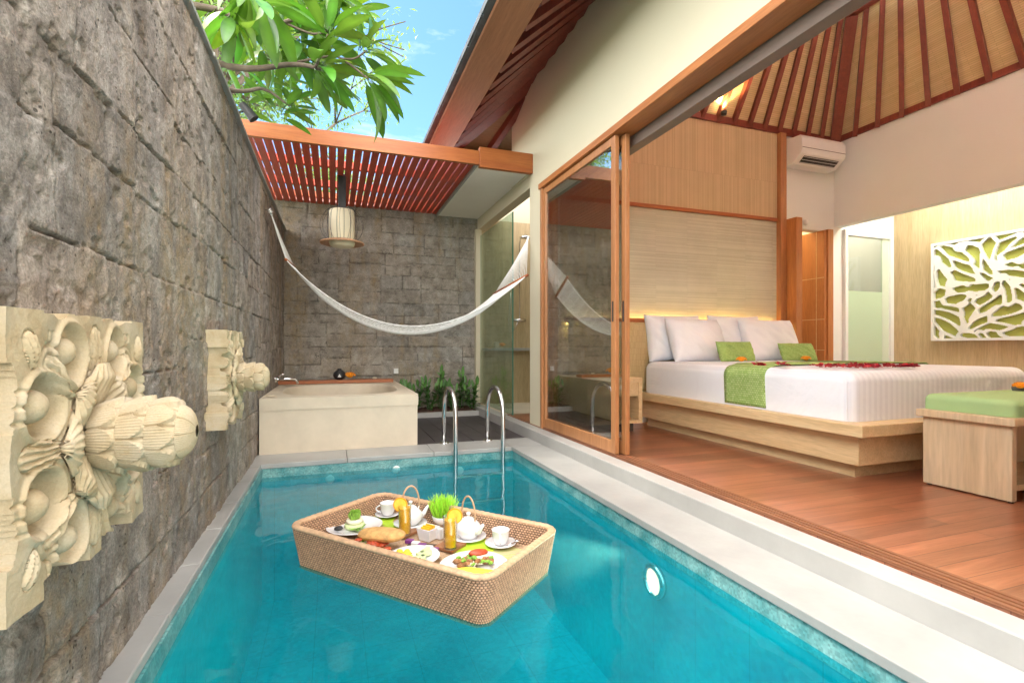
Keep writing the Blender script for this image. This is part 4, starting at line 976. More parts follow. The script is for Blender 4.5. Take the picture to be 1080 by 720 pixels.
# nightstand
ns = thing('nightstand', 'small oak nightstand with an open shelf beside the bed', 'nightstand', (2.42, 4.25, 0))
n_ = MB(); n_.box(2.14, 2.72, 4.02, 4.38, .465, .505); n_.box(2.14, 2.72, 4.02, 4.38, .085, .115); n_.box(2.14, 2.17, 4.02, 4.38, .116, .464); n_.box(2.68, 2.72, 4.02, 4.38, .116, .464); n_.box(2.171, 2.679, 4.36, 4.38, .116, .464)
n_.build('carcass', 'bedwood', ns, bevel=.003); B(2.171, 2.679, 4.03, 4.05, .335, .463).build('drawer', 'bedwood', ns, bevel=.002)
B(2.2, 2.66, 4.08, 4.36, 0, .084).build('base', 'groove', ns)
# bench
bn = thing('bench', 'pale oak bed-end bench with a green cushion top', 'bench', (3.9, 1.76, 0))
B(3.215, 4.75, 1.53, 1.985, .395, .435).build('bench_top', 'bedwood_x', bn, bevel=.004)
for x_ in (3.245, 4.68): B(x_, x_+.04, 1.555, 1.965, .008, .394).build('side_panel', 'bedwood_x', bn, bevel=.003)
B(3.286, 4.679, 1.90, 1.93, .05, .394).build('back_panel', 'bedwood_x', bn); B(3.286, 4.679, 1.58, 1.895, .05, .08).build('shelf', 'bedwood_x', bn)
for x_ in (3.255, 4.69):
    for y_ in (1.57, 1.94): MB().lathe([(.012,0),(.012,.009)], (x_+.01, y_, 0), 10).build('foot', 'black', bn)
rbox(3.255, 4.70, 1.545, 1.975, .436, .525, .035, puff=.01).build('cushion', 'green_plain', bn, smooth=True)
q = P(1078, 413, .535)
for k, (dx, dy) in enumerate(((-.02,0),(.03,.02),(.015,-.045),(.075,-.02))):
    marigold('marigold', (q.x+dx, q.y+dy, .555), .032, ['orange marigold at the front edge of the bench cushion', 'orange marigold behind the others on the bench cushion', 'orange marigold lowest on the bench cushion', 'orange marigold cut off by the edge of the photo on the bench cushion'][k], 'marigolds on the bench')
q2 = q+Vector((.10,.05,0)); tag(MB().blob((q2.x, q2.y, .55), .042, 10, (1.2,1,.9)).build('towel_roll', 'grey_cloth', smooth=True), 'dark grey rolled cloth behind the marigolds on the bench', 'towel')
# air conditioner
ac = thing('air_conditioner', 'white wall mounted air conditioner with a dark louvre slot', 'air conditioner', (5.35, 4.48, 2.9))
pr = [(4.498,2.895),(4.37,2.90),(4.262,2.985),(4.245,3.02),(4.245,3.15),(4.27,3.195),(4.498,3.205)]
vs_ = [(x_, y_, z_) for x_ in (4.975, 5.66) for y_, z_ in pr]; m_ = len(pr)
MB().add(vs_, [(k, (k+1)%m_, m_+(k+1)%m_, m_+k) for k in range(m_)]+[tuple(range(m_)), tuple(range(m_, 2*m_))]).build('casing', 'plastic', ac, bevel=.008)
MB().bar((5.05, 4.314, 2.9395), (5.59, 4.314, 2.9395), .085, .008, (0,.085,.108)).build('louvre_slot', 'black', ac)
for k in range(3): MB().bar((5.05, 4.285+.028*k, 2.960-.022*k), (5.59, 4.285+.028*k, 2.960-.022*k), .004, .012, (0,.085,.108)).build('vane', 'plastic', ac)
B(4.98, 5.655, 4.2425, 4.2448, 3.045, 3.05).build('seam', 'groove', ac)
tag(MB().lathe([(0,-.02),(.03,-.018),(.04,0)], (5.28, 4.46, 2.27), 16, 'Y').build('smoke_detector', 'plastic', smooth=True), 'small round white detector above the corridor door', 'detector')
# fretwork art
ar = thing('wall_art', 'white leaf fretwork panel over lime green, on the pale veneer wall', 'wall art', (NX, 3.14, .86))
AY0, AY1, AZ0, AZ1 = 2.24, 4.04, .865, 2.035
B(NX-.012, NX-.001, AY0+.01, AY1-.01, AZ0+.01, AZ1-.01).build('backing', 'olive', ar)
fm = MB(); ff = .028
fm.box(NX-.055, NX-.0005, AY0, AY0+ff, AZ0, AZ1); fm.box(NX-.055, NX-.0005, AY1-ff, AY1, AZ0, AZ1); fm.box(NX-.055, NX-.0006, AY0+ff, AY1-ff, AZ0, AZ0+ff); fm.box(NX-.055, NX-.0006, AY0+ff, AY1-ff, AZ1-ff, AZ1)
fm.build('frame', 'white', ar)
def fret():
    s_ = .0065; ny, nz = int((AY1-AY0-2*ff)/s_), int((AZ1-AZ0-2*ff)/s_)
    yy_, zz_ = np.meshgrid(np.arange(ny+1)*s_, np.arange(nz+1)*s_)
    hubs = [(1.14,.66),(1.30,.02),(.40,.50),(1.85,1.05),(.75,1.25),(1.9,.25),(.0,.0)]
    r3 = random.Random(12); seeds = []
    for _ in range(9000):
        a, b = r3.uniform(-.06, ny*s_+.06), r3.uniform(-.06, nz*s_+.06)
        hx, hz = min(hubs, key=lambda p: (p[0]-a)**2+((p[1]-b)*1.3)**2); dx, dz = a-hx, b-hz; d = sqrt(dx*dx+dz*dz)
        if d < .075: continue
        an = atan2(dz*.72, dx)+.45*sin(d*9)+(.35 if d > .25 else 0)
        sc_ = .75+.8*min(1, d/.3); ok = True
        for (a2, b2, an2, sc2) in seeds:
            c, s2 = cos(an2), sin(an2); u = ((a-a2)*c+(b-b2)*s2)/(.22*sc2); v = (-(a-a2)*s2+(b-b2)*c)/(.056*sc2)
            if u*u+v*v < 1: ok = False; break
        if ok: seeds.append((a, b, an, sc_))
    best = np.full(yy_.shape, 9.); sec = np.full(yy_.shape, 9.); bu = np.zeros(yy_.shape)
    for (a, b, an, sc_) in seeds:
        c, s2 = cos(an), sin(an); u0 = (yy_-a)*c+(zz_-b)*s2; v0 = -(yy_-a)*s2+(zz_-b)*c+.9*u0**2*(1 if int(a*100) % 2 else -1)
        q_ = np.sqrt((np.abs(u0)/(.135*sc_))**2.6+(np.abs(v0)/(.032*sc_))**1.6)
        m = q_ < best; sec = np.where(m, best, np.minimum(sec, q_)); bu = np.where(m, np.abs(u0)/(.135*sc_), bu); best = np.minimum(best, q_)
    white = ((sec-best) < .30+.22*np.clip(bu, 0, 1.2)) | (best > 1.9)
    cell = white[:-1, :-1]; fs = []; idx = np.arange((ny+1)*(nz+1)).reshape(nz+1, ny+1); n0 = idx.size
    fx, bx_ = NX-.050, NX-.014
    v1 = np.stack([np.full(yy_.size, fx), (yy_+AY0+ff).ravel(), (zz_+AZ0+ff).ravel()], -1); v2 = v1.copy(); v2[:, 0] = bx_
    jj, ii = np.where(cell); cp = np.pad(cell, 1)
    for j, i in zip(jj, ii):
        fs.append((idx[j,i], idx[j+1,i], idx[j+1,i+1], idx[j,i+1]))
        if not cp[j, i+1]: fs.append((idx[j,i], idx[j,i+1], idx[j,i+1]+n0, idx[j,i]+n0))
        if not cp[j+2, i+1]: fs.append((idx[j+1,i+1], idx[j+1,i], idx[j+1,i]+n0, idx[j+1,i+1]+n0))
        if not cp[j+1, i]: fs.append((idx[j+1,i], idx[j,i], idx[j,i]+n0, idx[j+1,i]+n0))
        if not cp[j+1, i+2]: fs.append((idx[j,i+1], idx[j+1,i+1], idx[j+1,i+1]+n0, idx[j,i+1]+n0))
    o = MB(); o.v = [tuple(v) for v in np.concatenate([v1, v2])]; o.f = [tuple(int(a) for a in f) for f in fs]; o.c = [(1,1,1)]*len(o.v)
    o.build('fretwork', 'white', ar, recalc=False)
fret()

# ------------------------------------------------------------------ trees
def tint_leaf(rr):
    k = rr.random()
    if k < .06: return (2.6, 1.5, .6)
    return tuple(rr.uniform(.75, 1.45)*v for v in (1, 1, 1))
ft = thing('frangipani_tree', 'frangipani tree leaning over the stone wall with long glossy leaves', 'tree', (-1.6, 3.0, -.25))
tk = MB(); lf = MB(); rr = random.Random(3)
def br(pts, r0, r1):
    P_ = [Vector(p) for p in pts]; out = []
    for i in range(len(P_)-1):
        for k in range(5):
            t = k/5; a = P_[max(0, i-1)]; b = P_[i]; c = P_[i+1]; d = P_[min(len(P_)-1, i+2)]
            out.append(.5*((2*b)+(c-a)*t+(2*a-5*b+4*c-d)*t*t+(3*b-a-3*c+d)*t**3))
    out.append(P_[-1]); n = len(out); tk.tube(out, [.68*(r0+(r1-r0)*i/(n-1)) for i in range(n)], 8); return out
trunk_top = Vector((-1.35, 3.0, 1.9))
br([(-1.6,3.0,-.3), (-1.55,3.02,.8), trunk_top], .11, .08)
def whorl(c, d, n=13, ln=.28, spread=1.15, seed=0, droop=.5):
    r2 = random.Random(seed); d = Vector(d).normalized(); s = d.orthogonal().normalized(); t = d.cross(s)
    for i in range(n):
        a = i*2.39996+r2.uniform(-.2,.2); el = spread*(.35+.65*(1-i/n))+r2.uniform(-.15,.15)
        v = d*cos(el)+(s*cos(a)+t*sin(a))*sin(el); l = ln*r2.uniform(.75, 1.12)
        base = Vector(c)+v*.02-d*.05*(1-i/n)
        stalk = base+v*.035; lf.tube([base, stalk], [.0035, .0028], 4, tint=.9)
        up = Vector((0,0,1)) if abs(v.z) < .9 else d
        leafblade(lf, stalk, v, up+Vector((r2.uniform(-.4,.4), r2.uniform(-.4,.4), 0)), l, l*r2.uniform(.24,.31), droop*r2.uniform(.4,1.5), .10, 9, tint_leaf(r2), curl=r2.uniform(-.12,.12))
# (pixel x, y, distance) of branch tips; branches come from beyond the wall
n1 = PD(240, 70, 3.0); n2 = PD(310, 68, 2.95); n3 = PD(338, 73, 2.9); base1 = Vector((-1.25, 3.1, 2.45))
br([trunk_top, base1, n1, n2, n3], .045, .013)
br([n3-Vector((.03,0,0)), PD(342,50,2.88), PD(346,36,2.86)], .012, .009)
nA = PD(360,62,3.0); nB = PD(388,83,2.85)
br([PD(312,66,2.95), PD(345,60,3.0), nA, nB], .011, .009)
br([nA, PD(374,62,3.0), PD(386,54,3.0)], .010, .008)
b2 = PD(262, 22, 3.1); b3 = PD(300, 24, 3.1); b4 = PD(330, 6, 3.1)
br([trunk_top, Vector((-1.2,3.2,2.6)), PD(215,8,3.1), b2, b3, b4], .045, .014)
br([b3, PD(330,36,3.15), PD(352,30,3.1)], .012, .009)
br([b2, PD(248,40,3.0), PD(246,66,3.0)], .012, .009)
br([trunk_top, Vector((-1.1,3.3,2.3)), PD(246,96,3.3), PD(278,94,3.3), PD(305,112,3.3)], .035, .008)
br([trunk_top, Vector((-1.1,3.6,2.7)), PD(235,30,3.6), PD(290,38,3.6)], .035, .01)
W_ = [((338,72),2.9,(.45,-.1,-.05),16,.27,1.35), ((390,83),2.85,(.9,0,-.35),12,.28,1.1), ((386,52),3.0,(.8,-.1,.5),11,.23,1.15), ((346,36),2.86,(.1,0,1),11,.26,1.1),
      ((330,4),3.1,(.6,0,.6),14,.25,1.3), ((352,30),3.1,(.7,0,.7),10,.24,1.1), ((246,20),2.9,(0,0,-1),9,.26,1.0), ((290,38),3.6,(.2,-.2,.5),12,.26,1.3), ((305,112),3.3,(.7,0,.5),7,.22,1.0),
      ((278,5),2.7,(.5,0,-.4),9,.30,1.1), ((268,90),3.6,(.3,0,.3),9,.24,1.3), ((245,52),3.7,(.2,0,.6),9,.26,1.3), ((310,20),3.8,(.2,0,.8),12,.25,1.3), ((322,60),3.4,(.5,.1,.6),11,.24,1.2), ((300,85),3.7,(.3,.1,.1),10,.22,1.3), ((370,12),3.6,(.6,0,.6),11,.24,1.2),((232,8),3.2,(0,0,-.6),10,.27,1.2),((262,-12),2.9,(.2,0,-.8),12,.28,1.1),((300,-8),3.2,(.2,0,-.5),12,.28,1.2),((350,-6),3.0,(.4,0,-.2),10,.25,1.2),((258,108),3.9,(.1,0,.4),9,.25,1.3),((286,62),3.9,(.1,0,.4),11,.25,1.3),((330,96),3.9,(.3,0,.2),9,.22,1.2),((330,25),3.3,(.4,0,.3),12,.25,1.3),((282,52),3.2,(.2,-.1,-.1),11,.25,1.3),((258,72),3.4,(.2,0,.1),10,.25,1.3),((345,88),3.3,(.5,0,.3),10,.24,1.2),((312,44),3.3,(.2,0,-.2),10,.24,1.3),((298,118),3.9,(.4,0,.6),9,.22,1.2),((300,100),4.1,(.4,0,.5),8,.22,1.2)]
for i, ((px_, py_), d_, dr_, n, ln, sp) in enumerate(W_): whorl(PD(px_, py_, d_), dr_, n, ln, sp, 20+i)
tk.build('trunk', 'bark', ft, smooth=True); lf.build('crown', 'leaf', ft, smooth=True, tint=True, recalc=False)
# airy tree beyond the far corner
def airy(x, y, h, seed, label, r_=1.3):
    root = thing('shade_tree', label, 'tree', (x, y, -.25), 'trees beyond the courtyard walls'); t_ = MB(); l_ = MB(); r2 = random.Random(seed)
    def grow(p, d, ln, rad, lev):
        q_ = p+d*ln; m = p.lerp(q_, .5)+Vector((r2.uniform(-.06,.06), r2.uniform(-.06,.06), 0))*ln; t_.tube([p, m, q_], [rad, rad*.85, rad*.68], 6 if lev < 3 else 4)
        if lev >= 3:
            for k in range(44):
                c = p.lerp(q_, r2.random())+Vector([r2.gauss(0,.16) for _ in range(3)])
                dd = Vector([r2.gauss(0,1) for _ in range(3)]); leafblade(l_, c, dd, (0,0,1), r2.uniform(.07,.13), r2.uniform(.026,.045), .3, .1, 2, r2.uniform(.7,1.4))
        if lev < 5:
            for k in range(3 if lev else 4):
                nd = (d+Vector((r2.gauss(0,.55), r2.gauss(0,.55), r2.gauss(.12,.35)))).normalized(); grow(q_, nd, ln*r2.uniform(.62,.86), rad*.62, lev+1)
    grow(Vector((x, y, -.3)), Vector((0,0,1)), h*.42, .13, 0)
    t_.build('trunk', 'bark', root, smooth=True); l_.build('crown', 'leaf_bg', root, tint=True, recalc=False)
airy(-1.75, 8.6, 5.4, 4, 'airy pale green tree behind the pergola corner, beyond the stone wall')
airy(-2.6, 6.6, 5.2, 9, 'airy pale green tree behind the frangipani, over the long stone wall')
# flood lamp on the wall top
fl_ = thing('flood_lamp', 'small black spotlight on top of the long stone wall', 'spotlight', (WX-.05, 4.4, WT+.02))
q = PX(262, 118, WX+.04); 
MB().tube([(WX-.05, q.y, WT+.02), (WX-.05, q.y, q.z-.02), (q.x-.02, q.y, q.z)], .008, 8).build('bracket', 'black', fl_)
MB().tube([q+Vector((-.04,0,.045)), q+Vector((.0,0,.0)), q+Vector((.035,0,-.045))], [.026, .03, .034], 16).build('lamp_head', 'black', fl_, smooth=True, angle=40)

# ------------------------------------------------------------------ floating tray
TC = Vector((.38, 2.30, WZ)); TA = R(130.3); TL, TW, THT = 1.10, .605, .185; TF = WZ+.085
tu = Vector((cos(TA), sin(TA), 0)); tv = Vector((-sin(TA), cos(TA), 0))
tray = thing('serving_tray', 'woven rattan tray floating on the pool with breakfast', 'tray', tuple(TC))
def rrect(hl, hw, r, n):
    """rounded rectangle sampled evenly by length; returns points (a, b), length"""
    segs = []; L_ = 0
    cs = [(hl-r, hw-r, 0), (-hl+r, hw-r, pi/2), (-hl+r, -hw+r, pi), (hl-r, -hw+r, 1.5*pi)]
    tot = 4*(hl-r)+4*(hw-r)+2*pi*r; out = []
    st_ = [2*(hl-r), 2*(hw-r), 2*(hl-r), 2*(hw-r)]
    for i in range(n):
        s_ = tot*i/n; 
        for k in range(4):
            al = pi/2*r
            if s_ < al:
                a = cs[k][2]+s_/r; out.append((cs[k][0]+r*cos(a), cs[k][1]+r*sin(a), cos(a), sin(a))); break
            s_ -= al
            if s_ < st_[k]:
                a = cs[k][2]+pi/2; nx, ny = cos(a), sin(a); x_ = cs[k][0]+r*nx-ny*-0; 
                dx, dy = -sin(a-pi/2+pi/2)*1, cos(a-pi/2+pi/2)*1
                dx, dy = cos(a+pi/2), sin(a+pi/2)
                out.append((cs[k][0]+r*nx+dx*s_, cs[k][1]+r*ny+dy*s_, nx, ny)); break
            s_ -= st_[k]
    return out, tot
def tray_wall(out_side):
    hl, hw = TL/2-(0 if out_side else .022), TW/2-(0 if out_side else .022); r_ = .075-(0 if out_side else .02)
    z0, z1 = (WZ-.010, WZ+THT-.004) if out_side else (TF-.005, WZ+THT-.004)
    cell = .0150; rowh = .0098
    _, tot = rrect(hl, hw, r_, 8); ncell = int(tot/cell/2)*2; n = ncell*6; pts, _ = rrect(hl, hw, r_, n); rows = int((z1-z0)/rowh); nz_ = rows*5+1
    b = MB(); vs = []; cols = []
    for j in range(nz_):
        zf = j/5; row = int(min(rows-1, zf)); v = zf-row; z_ = z0+(z1-z0)*j/(nz_-1)
        fl2 = .035*((z_-z1)/THT) # walls flare slightly towards the rim
        for i, (a, c, nx, ny) in enumerate(pts):
            u = (i/6+(.5 if row % 2 else 0)) % 1
            ss = (abs(sin(pi*u))**.6)*(abs(sin(pi*min(1, v)))**.6); hh = .0065*ss; cols.append((.22+.88*ss,)*3)  # tint follows the relief: shade of the weave gaps put into the colour
            d = (hh+fl2) if out_side else (-hh+fl2)
            p = TC+tu*(a+nx*d)+tv*(c+ny*d); vs.append((p.x, p.y, z_))
    b.add(vs, [(j*n+i, j*n+(i+1)%n, (j+1)*n+(i+1)%n, (j+1)*n+i) for j in range(nz_-1) for i in range(n)])
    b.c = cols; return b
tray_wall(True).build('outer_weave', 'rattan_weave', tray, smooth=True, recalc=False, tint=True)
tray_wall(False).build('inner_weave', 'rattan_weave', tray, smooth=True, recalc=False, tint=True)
pts, _ = rrect(TL/2-.010, TW/2-.010, .068, 700); rim = MB(); n = len(pts); vs = []
for i, (a, c, nx, ny) in enumerate(pts):
    for k in range(12):
        t = 2*pi*k/12; wob = 1+.07*sin(i*2*pi/7+t*2); p = TC+tu*(a+nx*.0175*cos(t)*wob)+tv*(c+ny*.0175*cos(t)*wob); vs.append((p.x, p.y, WZ+THT-.004+.0105*sin(t)*wob))
rim.add(vs, [(i*12+k, i*12+(k+1)%12, ((i+1)%n)*12+(k+1)%12, ((i+1)%n)*12+k) for i in range(n) for k in range(12)])
rim.build('rim', 'rattan_rim', tray, smooth=True)
def M_rotweave():
    m = M_weave('rattan_floor_weave', (.50,.33,.20), (.60,.42,.27), .03, .012, .55, 'XY', .6, gap=.12); return m
fb = MB(); pts, _ = rrect(TL/2-.024, TW/2-.024, .05, 60)
for z_ in (TF,): fb.add([tuple(TC+tu*a+tv*c+Vector((0,0,z_-WZ))) for a, c, _, _ in pts], [tuple(range(60))])
fb.add([tuple(TC+tu*a+tv*c+Vector((0,0,-.009))) for a, c, _, _ in pts], [tuple(range(60))[::-1]])
fb.build('tray_floor', M_rotweave(), tray)
# --- things standing on the tray
def ontray(px_, py_, z_=None): return P(px_, py_, TF if z_ is None else z_)
def mat_rect(name, c, l, w_, ang, mt, label, cat, z_, th=.003, group=None):
    b = MB(); a = R(ang); u = Vector((cos(a), sin(a), 0)); v = Vector((-sin(a), cos(a), 0)); c = Vector((c.x, c.y, z_+th/2))
    b.bar(c-u*l/2, c+u*l/2, w_, th); o = b.build(name, mt, bevel=.001); return tag(o, label, cat, group)
MT['lime'] = M_plain('lime_green_leaf_mat', (.42,.62,.03), .55, .1, 8, .1, 60)
MT['mat_stripe'] = M_weave('striped_placemat', (.42,.50,.16), (.60,.46,.30), .4, .01, .8, 'XY', .3)
mat_rect('leaf_mat', ontray(520,592), .22, .34, 130, 'mat_stripe', 'striped woven placemat under the omelette plate', 'placemat', TF+.001)
mat_rect('leaf_mat', ontray(500,583), .15, .30, 140, 'lime', 'bright green leaf mat between the omelette plate and second teapot', 'leaf mat', TF+.0045, .002)
mat_rect('leaf_mat', ontray(385,549), .30, .13, 160, 'lime', 'bright green leaf mat by the far cup and salad plate', 'leaf mat', TF+.001, .002)
mat_rect('leaf_mat', ontray(413,558), .12, .15, 130, 'lime', 'bright green leaf mat beside the first juice glass', 'leaf mat', TF+.0035, .002)
MT['coaster'] = M_wood('brown_coaster', (.30,.12,.05), (.42,.19,.09), 'Y', .5)
mat_rect('coaster', ontray(426,563.5), .105, .105, 130, 'coaster', 'brown wooden coaster under the juice glass by the sandwich', 'coaster', TF+.006, .012, 'coasters under juice glasses')
mat_rect('coaster', ontray(475,578), .105, .105, 130, 'coaster', 'brown wooden coaster under the juice glass by the omelette', 'coaster', TF+.006, .012, 'coasters under juice glasses')
def plate(c, r, label, sx=1.0):
    b = MB().lathe([(0, .006), (r*.6, .006), (r*.68, .009), (r*.95, .020), (r, .023), (r*.995, .026), (r*.93, .024), (r*.66, .013), (r*.6, .010), (0, .010)], (c.x, c.y, TF+.008), 56)
    return tag(b.build('plate', 'porcelain', smooth=True, recalc=True), label, 'plate', 'white plates on the floating tray')
cA = ontray(374, 560); cB = ontray(436, 591, TF+.01); cC = ontray(500, 601, TF+.01)
plate(cA, .135, 'white plate with a stacked salad roll in the tray corner'); plate(cB, .112, 'white plate of pale fruit at the near edge of the tray, beside the sandwich'); plate(cC, .143, 'large white plate with the yellow omelette')
ZPt = TF+.02
MT['f_green'] = M_plain('lettuce_green', (.22,.42,.05), .6, .4, 40, .5, 90); MT['f_pale'] = M_plain('pale_melon', (.62,.72,.38), .5, .1, 20, .1)
MT['f_yellow'] = M_plain('yellow_omelette', (.90,.70,.06), .55, .1, 25, .3, 60); MT['f_brown'] = M_plain('roast_brown', (.32,.15,.06), .5, .4, 50, .4, 90)
MT['f_red'] = M_plain('cooked_red', (.45,.07,.025), .4, .3, 40, .3, 90); MT['bread'] = M_plain('crusty_bread', (.62,.36,.13), .75, .3, 28, .4, 80); MT['f_white'] = M_plain('cream_food', (.78,.74,.58), .5, .08, 30, .2)
MT['darkred'] = M_plain('purple_wrap', (.20,.04,.22), .4, .2, 30, 0); MT['cream2'] = M_plain('packet_white', (.75,.74,.72), .4, .05, 20, 0)
# salad roll
sr = thing('salad_roll', 'green and white stacked salad roll with leaves on the corner plate', 'food', (cA.x, cA.y, ZPt))
MB().lathe([(0,0),(.046,0),(.05,.01),(.047,.022),(0,.024)], (cA.x, cA.y, ZPt), 24).build('base_slice', 'f_pale', sr, smooth=True)
MB().lathe([(0,.024),(.038,.024),(.042,.034),(.038,.042),(0,.043)], (cA.x, cA.y, ZPt), 24).build('cream_layer', 'f_white', sr, smooth=True)
b = MB(); r2 = random.Random(5)
for k in range(16): a = r2.uniform(0,6.28); leafblade(b, (cA.x+r2.gauss(0,.010), cA.y+r2.gauss(0,.010), ZPt+.043), (cos(a)*.4, sin(a)*.4, 1), (0,1,0), .05, .03, .4, .2, 4, 1.3)
b.blob((cA.x, cA.y, ZPt+.055), .026, 7, (1,1,1), .3); b.build('salad_leaves', 'f_green', sr)
tag(MB().blob((cA.x-.075, cA.y-.01, ZPt+.008), .018, 7, (1.2,1,.6), .3).build('olive', 'black'), 'dark olive on the rim of the corner plate', 'food')
b = MB()
for k in range(7): leafblade(b, (cA.x-.02+.01*k, cA.y-.055, ZPt+.006), (r2.gauss(0,1), r2.gauss(0,1), .3), (0,0,1), .035, .022, .3, .2, 4, 1.4)
tag(b.build('salad_leaf_garnish', 'f_green'), 'loose green garnish at the front of the corner plate', 'food')
# sandwich
cS = ontray(399, 581); sw_ = thing('sandwich', 'crusty ciabatta sandwich with red filling on the tray', 'sandwich', (cS.x, cS.y, TF+.004))
def loaf(c, l, w_, h_, ang, tilt=0):
    b = MB(); n = 18; a = R(ang); u = Vector((cos(a), sin(a), tilt)); v = Vector((-sin(a), cos(a), 0))
    def f(uu, vv):
        t = (uu-.5)*2; e = (1-abs(t)**2.8)**.45; an = vv*2*pi
        ridge = 1+.04*sin(t*17)*max(0, sin(an))
        p = c+u*(t*l/2)+v*(w_/2*e*cos(an))+Vector((0,0,h_/2*e*sin(an)*ridge+h_*.0)); return tuple(p)
    b.grid(n+12, 25, f); return b
loaf(Vector((cS.x-.025, cS.y-.03, TF+.018)), .20, .10, .034, 130).build('bottom_bread', 'bread', sw_, smooth=True)
b = MB()
for k in range(26): q_ = Vector((cS.x-.02+r2.gauss(0,.03), cS.y-.025+r2.gauss(0,.03), TF+.038+r2.uniform(0,.01))); b.blob(tuple(q_), .014, 5, (1.3,1,.6), .3)
b.build('filling', 'f_red', sw_)
loaf(Vector((cS.x+.015, cS.y+.02, TF+.066)), .25, .115, .058, 135-180*0, -.10).build('top_bread', 'bread', sw_, smooth=True)
b = MB()
for k in range(8): leafblade(b, (cS.x-.02+r2.gauss(0,.04), cS.y-.03+r2.gauss(0,.04), TF+.035), (r2.gauss(0,1), r2.gauss(0,1), .2), (0,0,1), .04, .03, .3, .2, 4, .9)
b.build('lettuce', 'f_green', sw_)
# fruit on plate B
b = MB()
for k, (dx, dy, a_) in enumerate(((.045,0,20),(.05,.02,50),(.035,-.035,80),(.01,-.04,0))):
    c = Vector((cB.x+dx, cB.y+dy, ZPt+.014)); u = Vector((cos(R(a_)), sin(R(a_)), 0)); b.bar(c-u*.035, c+u*.035, .022, .022)
tag(b.build('melon_slices', 'f_pale', bevel=.004), 'pale green melon slices on the near edge plate', 'fruit')
b = MB()
for k in range(18): b.blob((cB.x-.035+r2.gauss(0,.016), cB.y+.01+r2.gauss(0,.018), ZPt+.012+r2.uniform(0,.012)), .013, 5, (1,1,.8), .4)
tag(b.build('scrambled_egg', 'f_yellow', smooth=True), 'yellow scrambled egg on the near edge plate', 'food')
b = MB()
for k in range(6): b.blob((cB.x-.07+r2.gauss(0,.012), cB.y+.015+r2.gauss(0,.015), ZPt+.01), .010, 5, (1.4,1,.5), .4)
tag(b.build('fried_mushroom', 'f_brown'), 'small brown mushroom pieces on the near edge plate', 'food')
# omelette plate
om = MB(); a0 = R(-20)
for k in range(14):
    t = k/13-.5; om.blob((cC.x-.02+t*.20*cos(a0)-.02, cC.y-.055+t*.20*sin(a0)+.045*t*t*4*0, ZPt+.012), .03*(1-abs(t)*1.1), 7, (1.2,1,.55))
tag(om.build('omelette', 'f_yellow', smooth=True), 'long yellow omelette at the front of the large plate', 'food')
b = MB()
for k in range(40): 
    t = r2.random(); b.blob((cC.x-.075+.15*t, cC.y+.03+r2.gauss(0,.016)-.05*(t-.5)**2, ZPt+.012+r2.uniform(0,.018)), r2.uniform(.007,.013), 5, (1.2,1,.9), .4)
tag(b.build('roast_vegetables', 'f_brown'), 'browned diced vegetables across the large plate', 'food')
b = MB()
for k in range(26): b.blob((cC.x-.06+.14*r2.random(), cC.y+.02+r2.gauss(0,.022), ZPt+.018+r2.uniform(0,.018)), .009, 5, (1.3,1,.7), .5)
tag(b.build('herb_greens', 'f_green'), 'chopped green herbs among the vegetables on the large plate', 'food')
b = MB().blob((cC.x+.03, cC.y+.045, ZPt+.04), .028, 8, (1.5,.9,.5), .12); tag(b.build('grilled_tomato', 'f_red', smooth=True), 'grilled red tomato slice on top of the large plate', 'food')
tag(MB().blob((cC.x+.035, cC.y+.038, ZPt+.028), .028, 8, (1.4,1,.4), .1).build('poached_egg', 'f_white', smooth=True), 'white egg under the tomato slice on the large plate', 'food')
b = MB()
for k in range(22): q_ = Vector((cC.x-.01+r2.gauss(0,.022), cC.y-.01+r2.gauss(0,.014), ZPt+.02)); d = Vector((r2.gauss(0,1), r2.gauss(0,1), .2)).normalized()*.014; b.tube([q_-d, q_+d], .002, 4)
tag(b.build('bean_sprouts', 'f_white'), 'thin pale bean sprouts in the middle of the large plate', 'food')
# cups with saucers
def saucer(c, r, label, group='saucers on the floating tray'):
    return tag(MB().lathe([(0,.004),(r*.5,.004),(r,.016),(r*.99,.019),(r*.5,.008),(0,.008)], (c.x, c.y, TF+.004), 36).build('saucer', 'porcelain', smooth=True), label, 'saucer', group)
def cup(c, ang, label):
    z0 = TF+.013; o = MB().lathe([(0,.0),(.024,.0),(.030,.006),(.038,.03),(.041,.064),(.042,.066),(.039,.066),(.035,.03),(.026,.009),(0,.008)], (c.x, c.y, z0), 36).build('teacup', 'porcelain', smooth=True)
    tag(o, label, 'cup', 'teacups on the floating tray'); a = R(ang); d = Vector((cos(a), sin(a), 0))
    MB().tube([Vector((c.x, c.y, z0))+d*(.036+.026*sin(pi*t/8))+Vector((0,0,.014+.042*t/8)) for t in range(9)], .0042, 8).build('handle', 'porcelain', o, smooth=True)
    return o
c1 = ontray(409, 545); c2 = ontray(528, 576); t1 = ontray(433, 555); t2 = ontray(494, 569)
saucer(c1, .068, 'white saucer under the far cup'); cup(c1, 170, 'white teacup in the far corner beside the first juice glass')
saucer(c2, .072, 'white saucer under the cup at the corner near the ladder side'); cup(c2, 250, 'white teacup standing alone at the villa end of the tray')
tag(MB().tube([(c2.x+.02, c2.y-.055, TF+.024), (c2.x+.07, c2.y-.03, TF+.026)], .003, 6).blob((c2.x+.075, c2.y-.026, TF+.027), .011, 6, (1.3,1,.4)).build('teaspoon', 'chrome', smooth=True), 'steel teaspoon on the saucer at the villa end', 'spoon')
